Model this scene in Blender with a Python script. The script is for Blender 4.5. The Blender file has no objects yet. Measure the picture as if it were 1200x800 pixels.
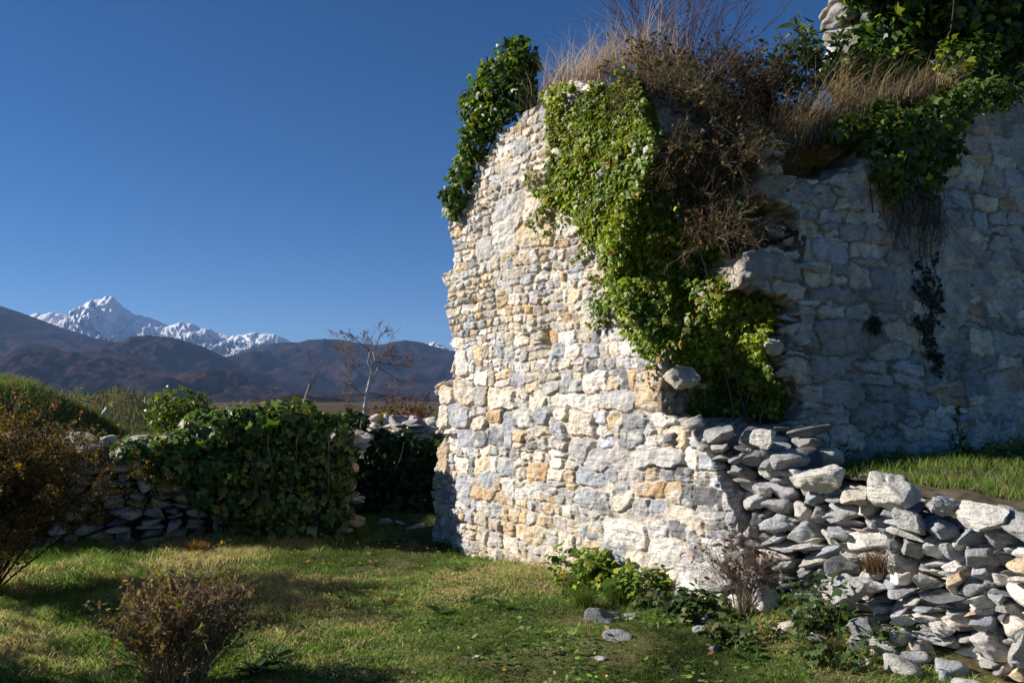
import bpy, math, random
import numpy as np
from mathutils import Vector

C = bpy.context.scene
COL = C.collection
R = math.radians

# ------------------------------------------------------------------ camera
EYE = np.array([0.0, 0.0, 1.65])
PITCH = math.atan(70 / 1000)
cam_d = bpy.data.cameras.new('camera'); cam = bpy.data.objects.new('camera', cam_d); COL.objects.link(cam)
cam.location = EYE; cam.rotation_euler = (math.pi / 2 + PITCH, 0, 0)
cam_d.sensor_width = 36; cam_d.lens = 30; cam_d.clip_start = 0.05; cam_d.clip_end = 60000
C.camera = cam

# ------------------------------------------------------------------ sky, sun, exposure
SUN_EL, SUN_AZ = 27.0, 3.0          # azimuth: degrees from -X turned towards +Y
sv = np.array([-math.cos(R(SUN_AZ)) * math.cos(R(SUN_EL)), math.sin(R(SUN_AZ)) * math.cos(R(SUN_EL)), math.sin(R(SUN_EL))])
w = bpy.data.worlds.new('World'); C.world = w; w.use_nodes = True
nt = w.node_tree; nt.nodes.clear()
sky = nt.nodes.new('ShaderNodeTexSky'); sky.sky_type = 'NISHITA'; sky.sun_disc = False
sky.sun_elevation = R(SUN_EL); sky.sun_rotation = math.atan2(sv[0], sv[1])
sky.altitude = 1500; sky.air_density = 0.8; sky.dust_density = 0.15; sky.ozone_density = 5.0
hs = nt.nodes.new('ShaderNodeHueSaturation'); hs.inputs['Hue'].default_value = 0.503; hs.inputs['Saturation'].default_value = 1.22; hs.inputs['Value'].default_value = 1.0
bg = nt.nodes.new('ShaderNodeBackground'); bg.inputs['Strength'].default_value = 0.05
out = nt.nodes.new('ShaderNodeOutputWorld')
nt.links.new(sky.outputs[0], hs.inputs['Color']); nt.links.new(hs.outputs[0], bg.inputs[0]); nt.links.new(bg.outputs[0], out.inputs[0])
sd = bpy.data.lights.new('sun', 'SUN'); sd.energy = 5.0; sd.angle = R(0.5); sd.color = (1.0, 0.945, 0.89)
so = bpy.data.objects.new('sun', sd); COL.objects.link(so)
so.rotation_euler = Vector(sv).to_track_quat('Z', 'Y').to_euler()
C.view_settings.view_transform = 'Standard'; C.view_settings.look = 'None'
C.view_settings.exposure = 0.8; C.view_settings.gamma = 1.0; C.view_settings.use_curve_mapping = False
C.cycles.max_bounces = 8; C.cycles.transparent_max_bounces = 8; C.cycles.volume_bounces = 0

# ------------------------------------------------------------------ helpers
rng = np.random.default_rng(7)

def _hash(ix, iy, iz, seed):
    h = (ix.astype(np.int64) * 374761393 + iy.astype(np.int64) * 668265263 + iz.astype(np.int64) * 1274126177 + seed * 974711) & 0xFFFFFFFF
    h = ((h ^ (h >> 13)) * 1274126177) & 0xFFFFFFFF
    h = ((h ^ (h >> 16)) * 2246822519) & 0xFFFFFFFF
    return ((h ^ (h >> 15)) & 0xFFFFFF) / float(0xFFFFFF)

def vnoise(x, y, z=None, seed=0):
    x = np.asarray(x, float); y = np.asarray(y, float)
    z = np.zeros_like(x) if z is None else np.asarray(z, float) + np.zeros_like(x)
    ix, iy, iz = np.floor(x), np.floor(y), np.floor(z)
    fx, fy, fz = x - ix, y - iy, z - iz
    ux, uy, uz = [f * f * f * (f * (f * 6 - 15) + 10) for f in (fx, fy, fz)]
    r = 0
    for dx in (0, 1):
        for dy in (0, 1):
            for dz in (0, 1):
                wgt = (ux if dx else 1 - ux) * (uy if dy else 1 - uy) * (uz if dz else 1 - uz)
                r = r + wgt * _hash(ix + dx, iy + dy, iz + dz, seed)
    return r * 2 - 1

def fbm(x, y, z=None, seed=0, oct=4, gain=0.5):
    r, a, f = 0, 1.0, 1.0
    for o in range(oct):
        r = r + a * vnoise(np.asarray(x) * f, np.asarray(y) * f, None if z is None else np.asarray(z) * f, seed + o * 17)
        a *= gain; f *= 2.03
    return r

def norm(v):
    v = np.asarray(v, float)
    return v / np.maximum(np.linalg.norm(v, axis=-1, keepdims=True), 1e-9)

FW = np.array([0, math.cos(PITCH), math.sin(PITCH)]); UP = np.array([0, -math.sin(PITCH), math.cos(PITCH)]); RT = np.array([1.0, 0, 0])
def ray(px, py):
    px = np.asarray(px, float); py = np.asarray(py, float)
    return RT * ((px - 600) / 1000)[..., None] + UP * ((400 - py) / 1000)[..., None] + FW
def at_y(px, py, Y):
    d = ray(px, py); return EYE + d * (Y / d[..., 1])[..., None]
def on_ground(px, py, z=0.0):
    d = ray(px, py); return EYE + d * ((z - EYE[2]) / d[..., 2])[..., None]
def on_plane(px, py, P, n):
    d = ray(px, py); return EYE + d * (((P - EYE) @ n) / (d @ n))[..., None]
def project(p):
    q = np.asarray(p) - EYE
    dz = q @ FW
    return 600 + 1000 * (q @ RT) / dz, 400 - 1000 * (q @ UP) / dz

def in_poly(x, y, poly):
    poly = np.asarray(poly, float); inside = np.zeros(np.shape(x), bool)
    n = len(poly); j = n - 1
    for i in range(n):
        xi, yi = poly[i]; xj, yj = poly[j]
        if yi != yj:
            c = ((yi > y) != (yj > y)) & (x < (xj - xi) * (y - yi) / (yj - yi) + xi)
            inside ^= c
        j = i
    return inside

def tag(o, label=None, cat=None, group=None, kind=None):
    if label: o['label'] = label
    if cat: o['category'] = cat
    if group: o['group'] = group
    if kind: o['kind'] = kind
    return o

def thing(name, label, cat, loc=(0, 0, 0), group=None):
    o = bpy.data.objects.new(name, None); COL.objects.link(o); o.location = [float(c) for c in loc]
    return tag(o, label, cat, group)

def mesh_obj(name, verts, faces, mat, parent=None, col=None, smooth=False):
    """faces: one (M,k) array or a list of them; verts in world space"""
    verts = np.asarray(verts, np.float32).reshape(-1, 3)
    if parent is not None:
        verts = verts - np.array(parent.location, np.float32)
    if not isinstance(faces, list): faces = [faces]
    faces = [np.asarray(f, np.int32) for f in faces if len(f)]
    me = bpy.data.meshes.new(name)
    nl = sum(f.size for f in faces); nf = sum(len(f) for f in faces)
    me.vertices.add(len(verts)); me.vertices.foreach_set('co', verts.ravel())
    me.loops.add(nl); me.polygons.add(nf)
    me.loops.foreach_set('vertex_index', np.concatenate([f.ravel() for f in faces]))
    tot = np.concatenate([np.full(len(f), f.shape[1], np.int32) for f in faces])
    st = np.concatenate([[0], np.cumsum(tot)[:-1]]).astype(np.int32)
    me.polygons.foreach_set('loop_start', st)
    try: me.polygons.foreach_set('loop_total', tot)
    except Exception: pass
    if smooth: me.polygons.foreach_set('use_smooth', np.ones(nf, bool))
    if col is not None:
        a = me.color_attributes.new('col', 'FLOAT_COLOR', 'POINT')
        c4 = np.ones((len(verts), 4), np.float32); c4[:, :3] = col
        a.data.foreach_set('color', c4.ravel())
    me.update(calc_edges=True); me.validate()
    me.materials.append(mat)
    o = bpy.data.objects.new(name, me); COL.objects.link(o)
    if parent is not None: o.parent = parent
    return o

class Acc:
    """collects vertex / face / colour blocks into one mesh"""
    def __init__(s): s.v, s.f, s.c, s.n = [], {}, [], 0
    def add(s, v, f, c):
        v = np.asarray(v, float); f = np.asarray(f, int)
        s.v.append(v); s.f.setdefault(f.shape[1], []).append(f + s.n)
        s.c.append(np.broadcast_to(np.asarray(c, float), v.shape)); s.n += len(v)
    def build(s, name, mat, parent=None, smooth=False):
        return mesh_obj(name, np.concatenate(s.v), [np.concatenate(a) for a in s.f.values()], mat, parent, np.concatenate(s.c), smooth)

# ------------------------------------------------------------------ materials
def node_mat(name):
    m = bpy.data.materials.new(name); m.use_nodes = True
    t = m.node_tree; t.nodes.clear()
    o = t.nodes.new('ShaderNodeOutputMaterial'); return m, t, o
def N(t, typ, **kw):
    n = t.nodes.new(typ)
    for k, v in kw.items():
        if k in n.inputs: n.inputs[k].default_value = v
        else: setattr(n, k, v)
    return n
def ramp(t, fac, stops):
    r = t.nodes.new('ShaderNodeValToRGB')
    while len(r.color_ramp.elements) < len(stops): r.color_ramp.elements.new(0.5)
    for e, (p, c) in zip(r.color_ramp.elements, stops):
        e.position = p; e.color = (*c, 1) if len(c) == 3 else c
    t.links.new(fac, r.inputs[0]); return r
def mul(t, a, b, fac=1.0):
    m = t.nodes.new('ShaderNodeMix'); m.data_type = 'RGBA'; m.blend_type = 'MULTIPLY'; m.inputs[0].default_value = fac
    t.links.new(a, m.inputs[6]); t.links.new(b, m.inputs[7]); return m.outputs[2]
def mixc(t, fac, a, b):
    m = t.nodes.new('ShaderNodeMix'); m.data_type = 'RGBA'
    t.links.new(fac, m.inputs[0])
    for i, x in ((6, a), (7, b)):
        if isinstance(x, tuple): m.inputs[i].default_value = (*x, 1)
        else: t.links.new(x, m.inputs[i])
    return m.outputs[2]

def stone_mat(name, bump=0.7, stain=0.28, lichen=0.25, streak=False, OCH=(1.1, .84, .56)):
    m, t, o = node_mat(name)
    tc = N(t, 'ShaderNodeTexCoord'); at = N(t, 'ShaderNodeAttribute', attribute_name='col')
    n1 = N(t, 'ShaderNodeTexNoise', Scale=9.0, Detail=8.0, Roughness=0.65)
    n2 = N(t, 'ShaderNodeTexNoise', Scale=55.0, Detail=6.0, Roughness=0.7)
    n3 = N(t, 'ShaderNodeTexNoise', Scale=2.3, Detail=5.0, Roughness=0.6)
    mp = N(t, 'ShaderNodeMapping'); mp.inputs['Scale'].default_value = (6, 6, 38); mp.inputs['Rotation'].default_value = (0.25, 0.2, 0)
    n4 = N(t, 'ShaderNodeTexNoise', Scale=1.6, Detail=5.0, Roughness=0.6)
    t.links.new(tc.outputs['Object'], mp.inputs[0]); t.links.new(mp.outputs[0], n4.inputs['Vector'])
    for n in (n1, n2, n3): t.links.new(tc.outputs['Object'], n.inputs['Vector'])
    r1 = ramp(t, n1.outputs[0], [(0.3, (1 - stain,) * 3), (0.46, (1.06, 1.06, 1.06)), (0.7, (1.28, 1.25, 1.2))])
    c = mul(t, at.outputs['Color'], r1.outputs[0])
    r2 = ramp(t, n2.outputs[0], [(0.30, (0.55, 0.55, 0.56)), (0.45, (1.05, 1.05, 1.05)), (0.7, (1.3, 1.28, 1.25))])
    c = mul(t, c, r2.outputs[0], 0.8)
    r4 = ramp(t, n4.outputs[0], [(0.36, (0.78, 0.78, 0.79)), (0.52, (1, 1, 1)), (0.7, (1.06, 1.05, 1.02))])
    c = mul(t, c, r4.outputs[0], 0.75)
    n6 = N(t, 'ShaderNodeTexNoise', Scale=150.0, Detail=3.0, Roughness=0.7); n7 = N(t, 'ShaderNodeTexNoise', Scale=13.0, Detail=6.0, Roughness=0.7)
    for n in (n6, n7): t.links.new(tc.outputs['Object'], n.inputs['Vector'])
    r6 = ramp(t, n6.outputs[0], [(0.36, (.62, .62, .64)), (0.5, (1.05, 1.05, 1.05)), (0.66, (1.25, 1.24, 1.22))]); c = mul(t, c, r6.outputs[0], 0.7)
    r7 = ramp(t, n7.outputs[0], [(0.54, (1, 1, 1)), (0.68, OCH)]); c = mul(t, c, r7.outputs[0], 0.8)
    r3 = ramp(t, n3.outputs[0], [(0.55, (0, 0, 0)), (0.72, (lichen,) * 3)])
    c = mixc(t, r3.outputs[0], c, (0.5, 0.5, 0.47))
    if streak:
        mp2 = N(t, 'ShaderNodeMapping'); mp2.inputs['Scale'].default_value = (4, 4, 0.35)
        n5 = N(t, 'ShaderNodeTexNoise', Scale=1.0, Detail=6.0, Roughness=0.65)
        t.links.new(tc.outputs['Object'], mp2.inputs[0]); t.links.new(mp2.outputs[0], n5.inputs['Vector'])
        r5 = ramp(t, n5.outputs[0], [(0.35, (0.62, 0.61, 0.58)), (0.55, (1.1, 1.1, 1.1))])
        c = mul(t, c, r5.outputs[0], 0.5)
    b = N(t, 'ShaderNodeBsdfPrincipled', Roughness=0.92); b.inputs['Specular IOR Level'].default_value = 0.25
    t.links.new(c, b.inputs['Base Color'])
    add = N(t, 'ShaderNodeMath', operation='ADD'); add2 = N(t, 'ShaderNodeMath', operation='ADD')
    t.links.new(n2.outputs[0], add.inputs[0]); t.links.new(n4.outputs[0], add.inputs[1])
    t.links.new(add.outputs[0], add2.inputs[0]); t.links.new(n1.outputs[0], add2.inputs[1])
    bp = N(t, 'ShaderNodeBump', Strength=bump, Distance=0.028); t.links.new(add2.outputs[0], bp.inputs['Height'])
    t.links.new(bp.outputs[0], b.inputs['Normal']); t.links.new(b.outputs[0], o.inputs[0])
    return m

def leaf_mat(name, trans=0.3, rough=0.45, spec=0.4):
    m, t, o = node_mat(name)
    at = N(t, 'ShaderNodeAttribute', attribute_name='col')
    b = N(t, 'ShaderNodeBsdfPrincipled', Roughness=rough); b.inputs['Specular IOR Level'].default_value = spec
    tr = N(t, 'ShaderNodeBsdfTranslucent'); mx = N(t, 'ShaderNodeMixShader'); mx.inputs[0].default_value = trans
    g = N(t, 'ShaderNodeHueSaturation'); g.inputs['Saturation'].default_value = 1.15; g.inputs['Value'].default_value = 1.3
    t.links.new(at.outputs['Color'], b.inputs['Base Color']); t.links.new(at.outputs['Color'], g.inputs['Color'])
    t.links.new(g.outputs[0], tr.inputs[0])
    t.links.new(b.outputs[0], mx.inputs[1]); t.links.new(tr.outputs[0], mx.inputs[2]); t.links.new(mx.outputs[0], o.inputs[0])
    return m

def attr_mat(name, rough=0.9, scale=30.0, var=0.5):
    m, t, o = node_mat(name)
    at = N(t, 'ShaderNodeAttribute', attribute_name='col'); tc = N(t, 'ShaderNodeTexCoord')
    n = N(t, 'ShaderNodeTexNoise', Scale=scale, Detail=6.0, Roughness=0.65); t.links.new(tc.outputs['Object'], n.inputs['Vector'])
    r = ramp(t, n.outputs[0], [(0.3, (1 - var,) * 3), (0.6, (1.1, 1.1, 1.1))])
    b = N(t, 'ShaderNodeBsdfPrincipled', Roughness=rough); b.inputs['Specular IOR Level'].default_value = 0.2
    bp = N(t, 'ShaderNodeBump', Strength=0.5, Distance=0.02); t.links.new(n.outputs[0], bp.inputs['Height'])
    t.links.new(mul(t, at.outputs['Color'], r.outputs[0]), b.inputs['Base Color']); t.links.new(bp.outputs[0], b.inputs['Normal'])
    t.links.new(b.outputs[0], o.inputs[0]); return m

M_STONE = stone_mat('rubble_stone'); M_GREY = stone_mat('grey_stone', 1.0, 0.42, 0.35, OCH=(.96, .93, .88))
M_PLAST = stone_mat('old_plaster_stone', 1.0, 0.3, 0.3, streak=True, OCH=(1.05, .92, .75))
M_LEAF = leaf_mat('ivy_leaf', 0.38); M_DRY = leaf_mat('dry_leaf', 0.4, 0.7, 0.2); M_GRASS = leaf_mat('grass_blade', 0.5, 0.6, 0.25)
M_BARK = attr_mat('bark'); M_EARTH = attr_mat('earth', 0.95, 14.0, 0.6)

# ------------------------------------------------------------------ plant builders
IVY = np.array([(0, 0, 0), (.3, .02, -.05), (.52, .38, -.16), (.24, .5, -.04), (0, 1, -.12), (-.24, .5, -.04), (-.52, .38, -.16), (-.3, .02, -.05)])
IVY_F = [[0, 1, 2, 3, 4], [0, 4, 5, 6, 7]]
OVAL = np.array([(0, 0, 0), (.22, .25, -.05), (.26, .55, -.08), (0, 1, -.15), (-.26, .55, -.08), (-.22, .25, -.05)])
OVAL_F = [[0, 1, 2, 3], [0, 3, 4, 5]]
LONG = np.array([(0, 0, 0), (.11, .3, -.0), (.1, .65, -.05), (0, 1, -.22), (-.1, .65, -.05), (-.11, .3, 0)])

def leaves(pos, nrm, tip, size, cols, tmpl=IVY, tf=IVY_F):
    pos = np.asarray(pos); n = len(pos)
    nrm = norm(nrm); tip = np.asarray(tip, float)
    tip = norm(tip - nrm * np.sum(tip * nrm, 1, keepdims=True)); sx = np.cross(tip, nrm)
    s = np.asarray(size)[:, None, None]
    v = pos[:, None] + s * (tmpl[None, :, 0:1] * sx[:, None] + tmpl[None, :, 1:2] * tip[:, None] + tmpl[None, :, 2:3] * nrm[:, None])
    k = len(tmpl); tf = np.array(tf)
    f = (np.arange(n) * k)[:, None, None] + tf[None]
    c = np.repeat(np.asarray(cols), k, axis=0)
    return v.reshape(-1, 3), f.reshape(-1, tf.shape[1]), c

def jit_cols(base, n, r, var=0.25, alt=None, pa=0.0):
    base = np.asarray(base, float)
    c = np.broadcast_to(base, (n, 3)).copy()
    if alt is not None:
        k = r.random(n) < pa
        alt = np.atleast_2d(np.asarray(alt, float)); c[k] = alt[r.integers(0, len(alt), k.sum())]
    c *= np.exp(r.normal(0, var, (n, 1))) * np.exp(r.normal(0, var * 0.25, (n, 3)))
    return np.clip(c, 0.003, 0.9)

def tube(acc, pts, rad, col, sides=4):
    pts = np.asarray(pts, float); n = len(pts); rad = np.broadcast_to(rad, (n,))
    d = norm(np.gradient(pts, axis=0))
    a = np.array([0.31, 0.87, 0.38]); u = norm(np.cross(d, a)); v = np.cross(d, u)
    th = np.arange(sides) * 2 * math.pi / sides
    ring = pts[:, None] + rad[:, None, None] * (np.cos(th)[None, :, None] * u[:, None] + np.sin(th)[None, :, None] * v[:, None])
    i = np.arange(n - 1)[:, None] * sides; j = np.arange(sides)[None]; j2 = (j + 1) % sides
    f = np.stack([i + j, i + j2, i + sides + j2, i + sides + j], -1).reshape(-1, 4)
    acc.add(ring.reshape(-1, 3), f, col)

def wander(p, d, L, n, r, bend=0.25, grav=0.0):
    pts = [np.array(p, float)]; d = norm(np.array(d, float))
    for i in range(n):
        d = norm(d + r.normal(0, bend, 3) + np.array([0, 0, -grav]))
        pts.append(pts[-1] + d * L / n)
    return np.array(pts), d

def branch(acc, tips, p, d, L, rad, lvl, r, col, kids=4, spread=0.7, bend=0.15, up=0.1, shrink=0.6, n=5, sides=4, grav=0.0):
    pts, dl = wander(p, np.array(d) + np.array([0, 0, up]), L, n, r, bend, grav)
    tube(acc, pts, np.linspace(rad, rad * 0.45, n + 1), col(r), sides if lvl > 0 else 3)
    tips.append((pts, lvl))
    if lvl == 0: return
    for k in range(kids):
        q = r.uniform(0.3, 1.0); i = min(int(q * n), n - 1); base = pts[i] + (pts[i + 1] - pts[i]) * (q * n - i)
        dd = norm(pts[i + 1] - pts[i]); rd = norm(r.normal(0, 1, 3)); rd = norm(rd - dd * (rd @ dd))
        branch(acc, tips, base, dd + rd * spread * r.uniform(0.7, 1.4), L * shrink * r.uniform(0.6, 1.2), max(rad * 0.5, RMIN), lvl - 1, r, col, kids, spread, bend, up, shrink, max(3, n - 1), sides, grav)

RMIN = 0.0012
def tip_points(tips, n, r, lvls=(0, 1)):
    segs = [t[0] for t in tips if t[1] in lvls]
    out = np.empty((n, 3)); idx = r.integers(0, len(segs), n); q = r.random(n)
    for i in range(n):
        s = segs[idx[i]]; x = q[i] * (len(s) - 1); j = int(x); out[i] = s[j] + (s[min(j + 1, len(s) - 1)] - s[j]) * (x - j)
    return out

def rand_dirs(n, r): return norm(r.normal(0, 1, (n, 3)))

def blades(pos, hgt, wid, lean, cols, r, segs=3, drift=None, tipcol=1.0):
    """tapering bent grass blades"""
    n = len(pos); az = r.uniform(0, 2 * math.pi, n)
    d = np.stack([np.cos(az), np.sin(az), np.zeros(n)], 1)
    if drift is not None: d = norm(d + np.asarray(drift))
    face = r.uniform(0, 2 * math.pi, n); sx = np.stack([np.cos(face), np.sin(face), np.zeros(n)], 1)
    vs = []; cs = []
    for k in range(segs + 1):
        q = k / segs
        z = hgt * (q - 0.28 * np.minimum(lean, 1.3) * q * q); o = hgt * lean * q * q * 0.75
        c = pos + d * o[:, None] + np.stack([0 * z, 0 * z, z], 1)
        ww = (wid * (1 - q * 0.8))[:, None] * sx * 0.5
        cc = cols * (0.75 + (tipcol - 0.75) * q)
        if k < segs: vs += [c - ww, c + ww]; cs += [cc, cc]
        else: vs += [c]; cs += [cc]
    K = len(vs); v = np.stack(vs, 1).reshape(-1, 3); c = np.stack(cs, 1).reshape(-1, 3)
    i = (np.arange(n) * K)[:, None]
    q4 = np.concatenate([i + np.array([[2 * k, 2 * k + 1, 2 * k + 3, 2 * k + 2]]) for k in range(segs - 1)])
    t3 = i + np.array([[2 * segs - 2, 2 * segs - 1, 2 * segs]])
    return v, q4, t3, c

# ------------------------------------------------------------------ rocks
def icosphere(sub):
    import bmesh
    bm = bmesh.new(); bmesh.ops.create_icosphere(bm, subdivisions=sub, radius=1)
    v = np.array([x.co[:] for x in bm.verts]); f = np.array([[q.index for q in p.verts] for p in bm.faces]); bm.free()
    return norm(v), f
ICO = {k: icosphere(k) for k in (2, 3, 4, 5)}

def rock(r, dims, sub=4, planes=12, box=0.7, rough=0.08, rot=0.15):
    v, f = ICO[sub]; v = v.copy()
    p = 5.0; sq = v / (np.sum(np.abs(v) ** p, 1, keepdims=True) ** (1 / p))
    v = v * (1 - box) + sq * box
    for _ in range(planes):
        n = norm(r.normal(0, 1, 3) * np.array([1, 1, 0.8])); d = r.uniform(0.42, 0.84)
        ex = np.maximum(v @ n - d, 0); v -= ex[:, None] * n * 0.97
    s = r.uniform(0, 100)
    u = v * np.asarray(dims)
    k = 1.6 / np.mean(dims)
    dn = norm(v)
    dsp = fbm(u[:, 0] * k + s, u[:, 1] * k, u[:, 2] * k, seed=3, oct=4, gain=0.55)
    lay = vnoise(u[:, 0] * k * 0.4 + s, u[:, 1] * k * 0.4, u[:, 2] * k * 3.2, seed=9)
    u = u + dn * (dsp * rough + lay * rough * 0.45)[:, None] * np.mean(dims)
    a, b, c = r.normal(0, rot, 3)
    Rx = np.array([[1, 0, 0], [0, math.cos(a), -math.sin(a)], [0, math.sin(a), math.cos(a)]])
    Ry = np.array([[math.cos(b), 0, math.sin(b)], [0, 1, 0], [-math.sin(b), 0, math.cos(b)]])
    Rz = np.array([[math.cos(c), -math.sin(c), 0], [math.sin(c), math.cos(c), 0], [0, 0, 1]])
    return u @ (Rx @ Ry @ Rz).T, f

PAL = {'white': (.61, .58, .52), 'cream': (.57, .51, .41), 'grey': (.43, .42, .40), 'blue': (.36, .375, .40), 'ochre': (.54, .43, .28),
       'orange': (.52, .36, .20), 'tan': (.50, .38, .25), 'dark': (.20, .20, .20), 'slate': (.27, .275, .28)}
def pick(r, names, p):
    c = np.array(PAL[names[r.choice(len(names), p=np.array(p) / sum(p))]])
    return c * math.exp(r.normal(-.03, 0.2)) * np.exp(r.normal(0, 0.012, 3))

# ------------------------------------------------------------------ masonry height field
def masonry(u0, u1, v0, v1, res, stones, mort_c, warp=0.02, seed=0, rough=1.0, joint=(0.002, 0.011), groove=0.040, cover=None):
    """every point goes to the stone it lies deepest in; the joint follows where two stones meet"""
    nu, nv = int((u1 - u0) / res) + 1, int((v1 - v0) / res) + 1
    u = np.linspace(u0, u1, nu); v = np.linspace(v0, v1, nv); U, V = np.meshgrid(u, v)
    WU = U + warp * fbm(U * 7, V * 7, seed=seed + 1, oct=4, gain=.6) + 0.03 * vnoise(U * 1.7, V * 1.7, seed=seed + 2)
    WV = V + warp * fbm(U * 7, V * 7, seed=seed + 5, oct=4, gain=.6) + 0.03 * vnoise(U * 1.7, V * 1.7, seed=seed + 6)
    fine = fbm(U * 16, V * 16, seed=seed + 11, oct=4); ridg = np.abs(fbm(U * 6, V * 14, seed=seed + 12, oct=3))
    F1 = np.full((nv, nu), 9.0); F2 = np.full((nv, nu), 9.0); SC = np.full((nv, nu), .05); HS = np.zeros((nv, nu)); CC = np.ones((nv, nu, 3)) * np.asarray(mort_c)
    for st in stones:
        cu, cv, a, b, rot, h, tx, ty, p, col = st
        rr = max(a, b) * 1.6 + 0.05
        i0, i1 = np.searchsorted(u, (cu - rr, cu + rr)); j0, j1 = np.searchsorted(v, (cv - rr, cv + rr))
        if i1 <= i0 or j1 <= j0: continue
        w = (slice(j0, j1), slice(i0, i1))
        x = WU[w] - cu; y = WV[w] - cv
        x = x + .28 * math.sin(cu * 91.7 + cv * 37.3) * y; y = y + .12 * math.sin(cu * 51.7 + cv * 77.3) * x
        cr, sr = math.cos(rot), math.sin(rot); x, y = cr * x + sr * y, -sr * x + cr * y
        m = min(a, b)
        fq = (((np.abs(x) / a) ** p + (np.abs(y) / b) ** p) ** (1 / p) - 1) * m      # signed distance-like, metres
        th = cu * 77.7 + cv * 133.1; th2 = th * 1.7 + 2
        hh = h + tx * x + ty * y - .15 * np.maximum(0, x * math.cos(th) + y * math.sin(th) - .30 * m) - .11 * np.maximum(0, x * math.cos(th2) + y * math.sin(th2) - .45 * m)
        k = fq < F1[w]; k2 = (~k) & (fq < F2[w])
        F2[w][k2] = fq[k2]; F2[w][k] = F1[w][k]; F1[w][k] = fq[k]; HS[w][k] = hh[k]; SC[w][k] = m
        CC[w][k] = np.asarray(col)
    F2 = np.minimum(F2, 1.0)
    jw = joint[0] + (joint[1] - joint[0]) * np.clip(.5 + fbm(U * 2.3, V * 2.3, seed=seed + 21, oct=3), 0, 1)
    e = np.minimum((F2 - F1) * .6, .03 - F1) - jw           # distance to the joint, and no stone reaches far beyond its own outline
    t = np.clip(e / (0.13 * SC), 0, 1); prof = np.sqrt(np.maximum(1 - (1 - t) ** 2, 0))
    body = HS * np.clip(t * 1.5, 0, 1) + rough * (0.009 * fine - 0.013 * ridg)
    mh = -groove * (.35 + .9 * np.clip(.5 + .8 * fbm(U * 1.6, V * 1.6, seed=seed + 23, oct=4), 0, 1)) + .006 * fine
    H = np.where(e > 0, mh + (body - mh) * prof, mh)
    mc = np.asarray(mort_c) * (1 + .25 * fine[..., None])
    k = np.clip(e / .004, 0, 1)[..., None]
    CC = CC * (1 + .12 * fine[..., None]) * k + mc * (1 - k)
    if cover is not None:
        ch, cc = cover(U, V); q = ch > H; H = np.where(q, ch, H); CC[q] = cc[q]
    return U, V, H, CC

def rows(r, u0, u1, v0, v1, hr, wr, colf, blocks=(), gap=0.006, split=0.3, hh=(0.0, 0.016), tl=.04):
    """rubble courses; blocks are (cu,cv,a,b,colour) kept free and laid first"""
    st = []
    for cu, cv, a, b, col in blocks:
        st.append((cu, cv, a, b, r.normal(0, .02), r.uniform(.008, .026), r.normal(0, .03), r.normal(0, .03), r.uniform(4.5, 8), col))
    v = v0; off = r.uniform(0, 10)
    while v < v1:
        h = r.uniform(*hr(v) if callable(hr) else hr); u = u0 - r.uniform(0, 0.2)
        while u < u1:
            wd = r.uniform(*wr) * (h / 0.15) ** 0.6
            cu, cv = u + wd / 2, v + h / 2 + 0.035 * math.sin(u * 1.3 + off) + r.normal(0, 0.008)
            if not any(abs(cu - q[0]) < q[2] + wd * 0.18 and abs(cv - q[1]) < q[3] + h * 0.18 for q in blocks):
                parts = [(cv, h)]
                if r.random() < split and h > 0.11:
                    q = r.uniform(.35, .65); parts = [(cv - h / 2 + h * q / 2, h * q), (cv + h / 2 - h * (1 - q) / 2, h * (1 - q))]
                for c2, h2 in parts:
                    st.append((cu, c2, wd / 2, h2 / 2, r.normal(0, .09), r.uniform(*hh), r.normal(0, tl), r.normal(0, tl), r.uniform(3.2, 8), colf(cu, c2, r)))
            u += wd
        v += h * 0.97
    return st

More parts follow.
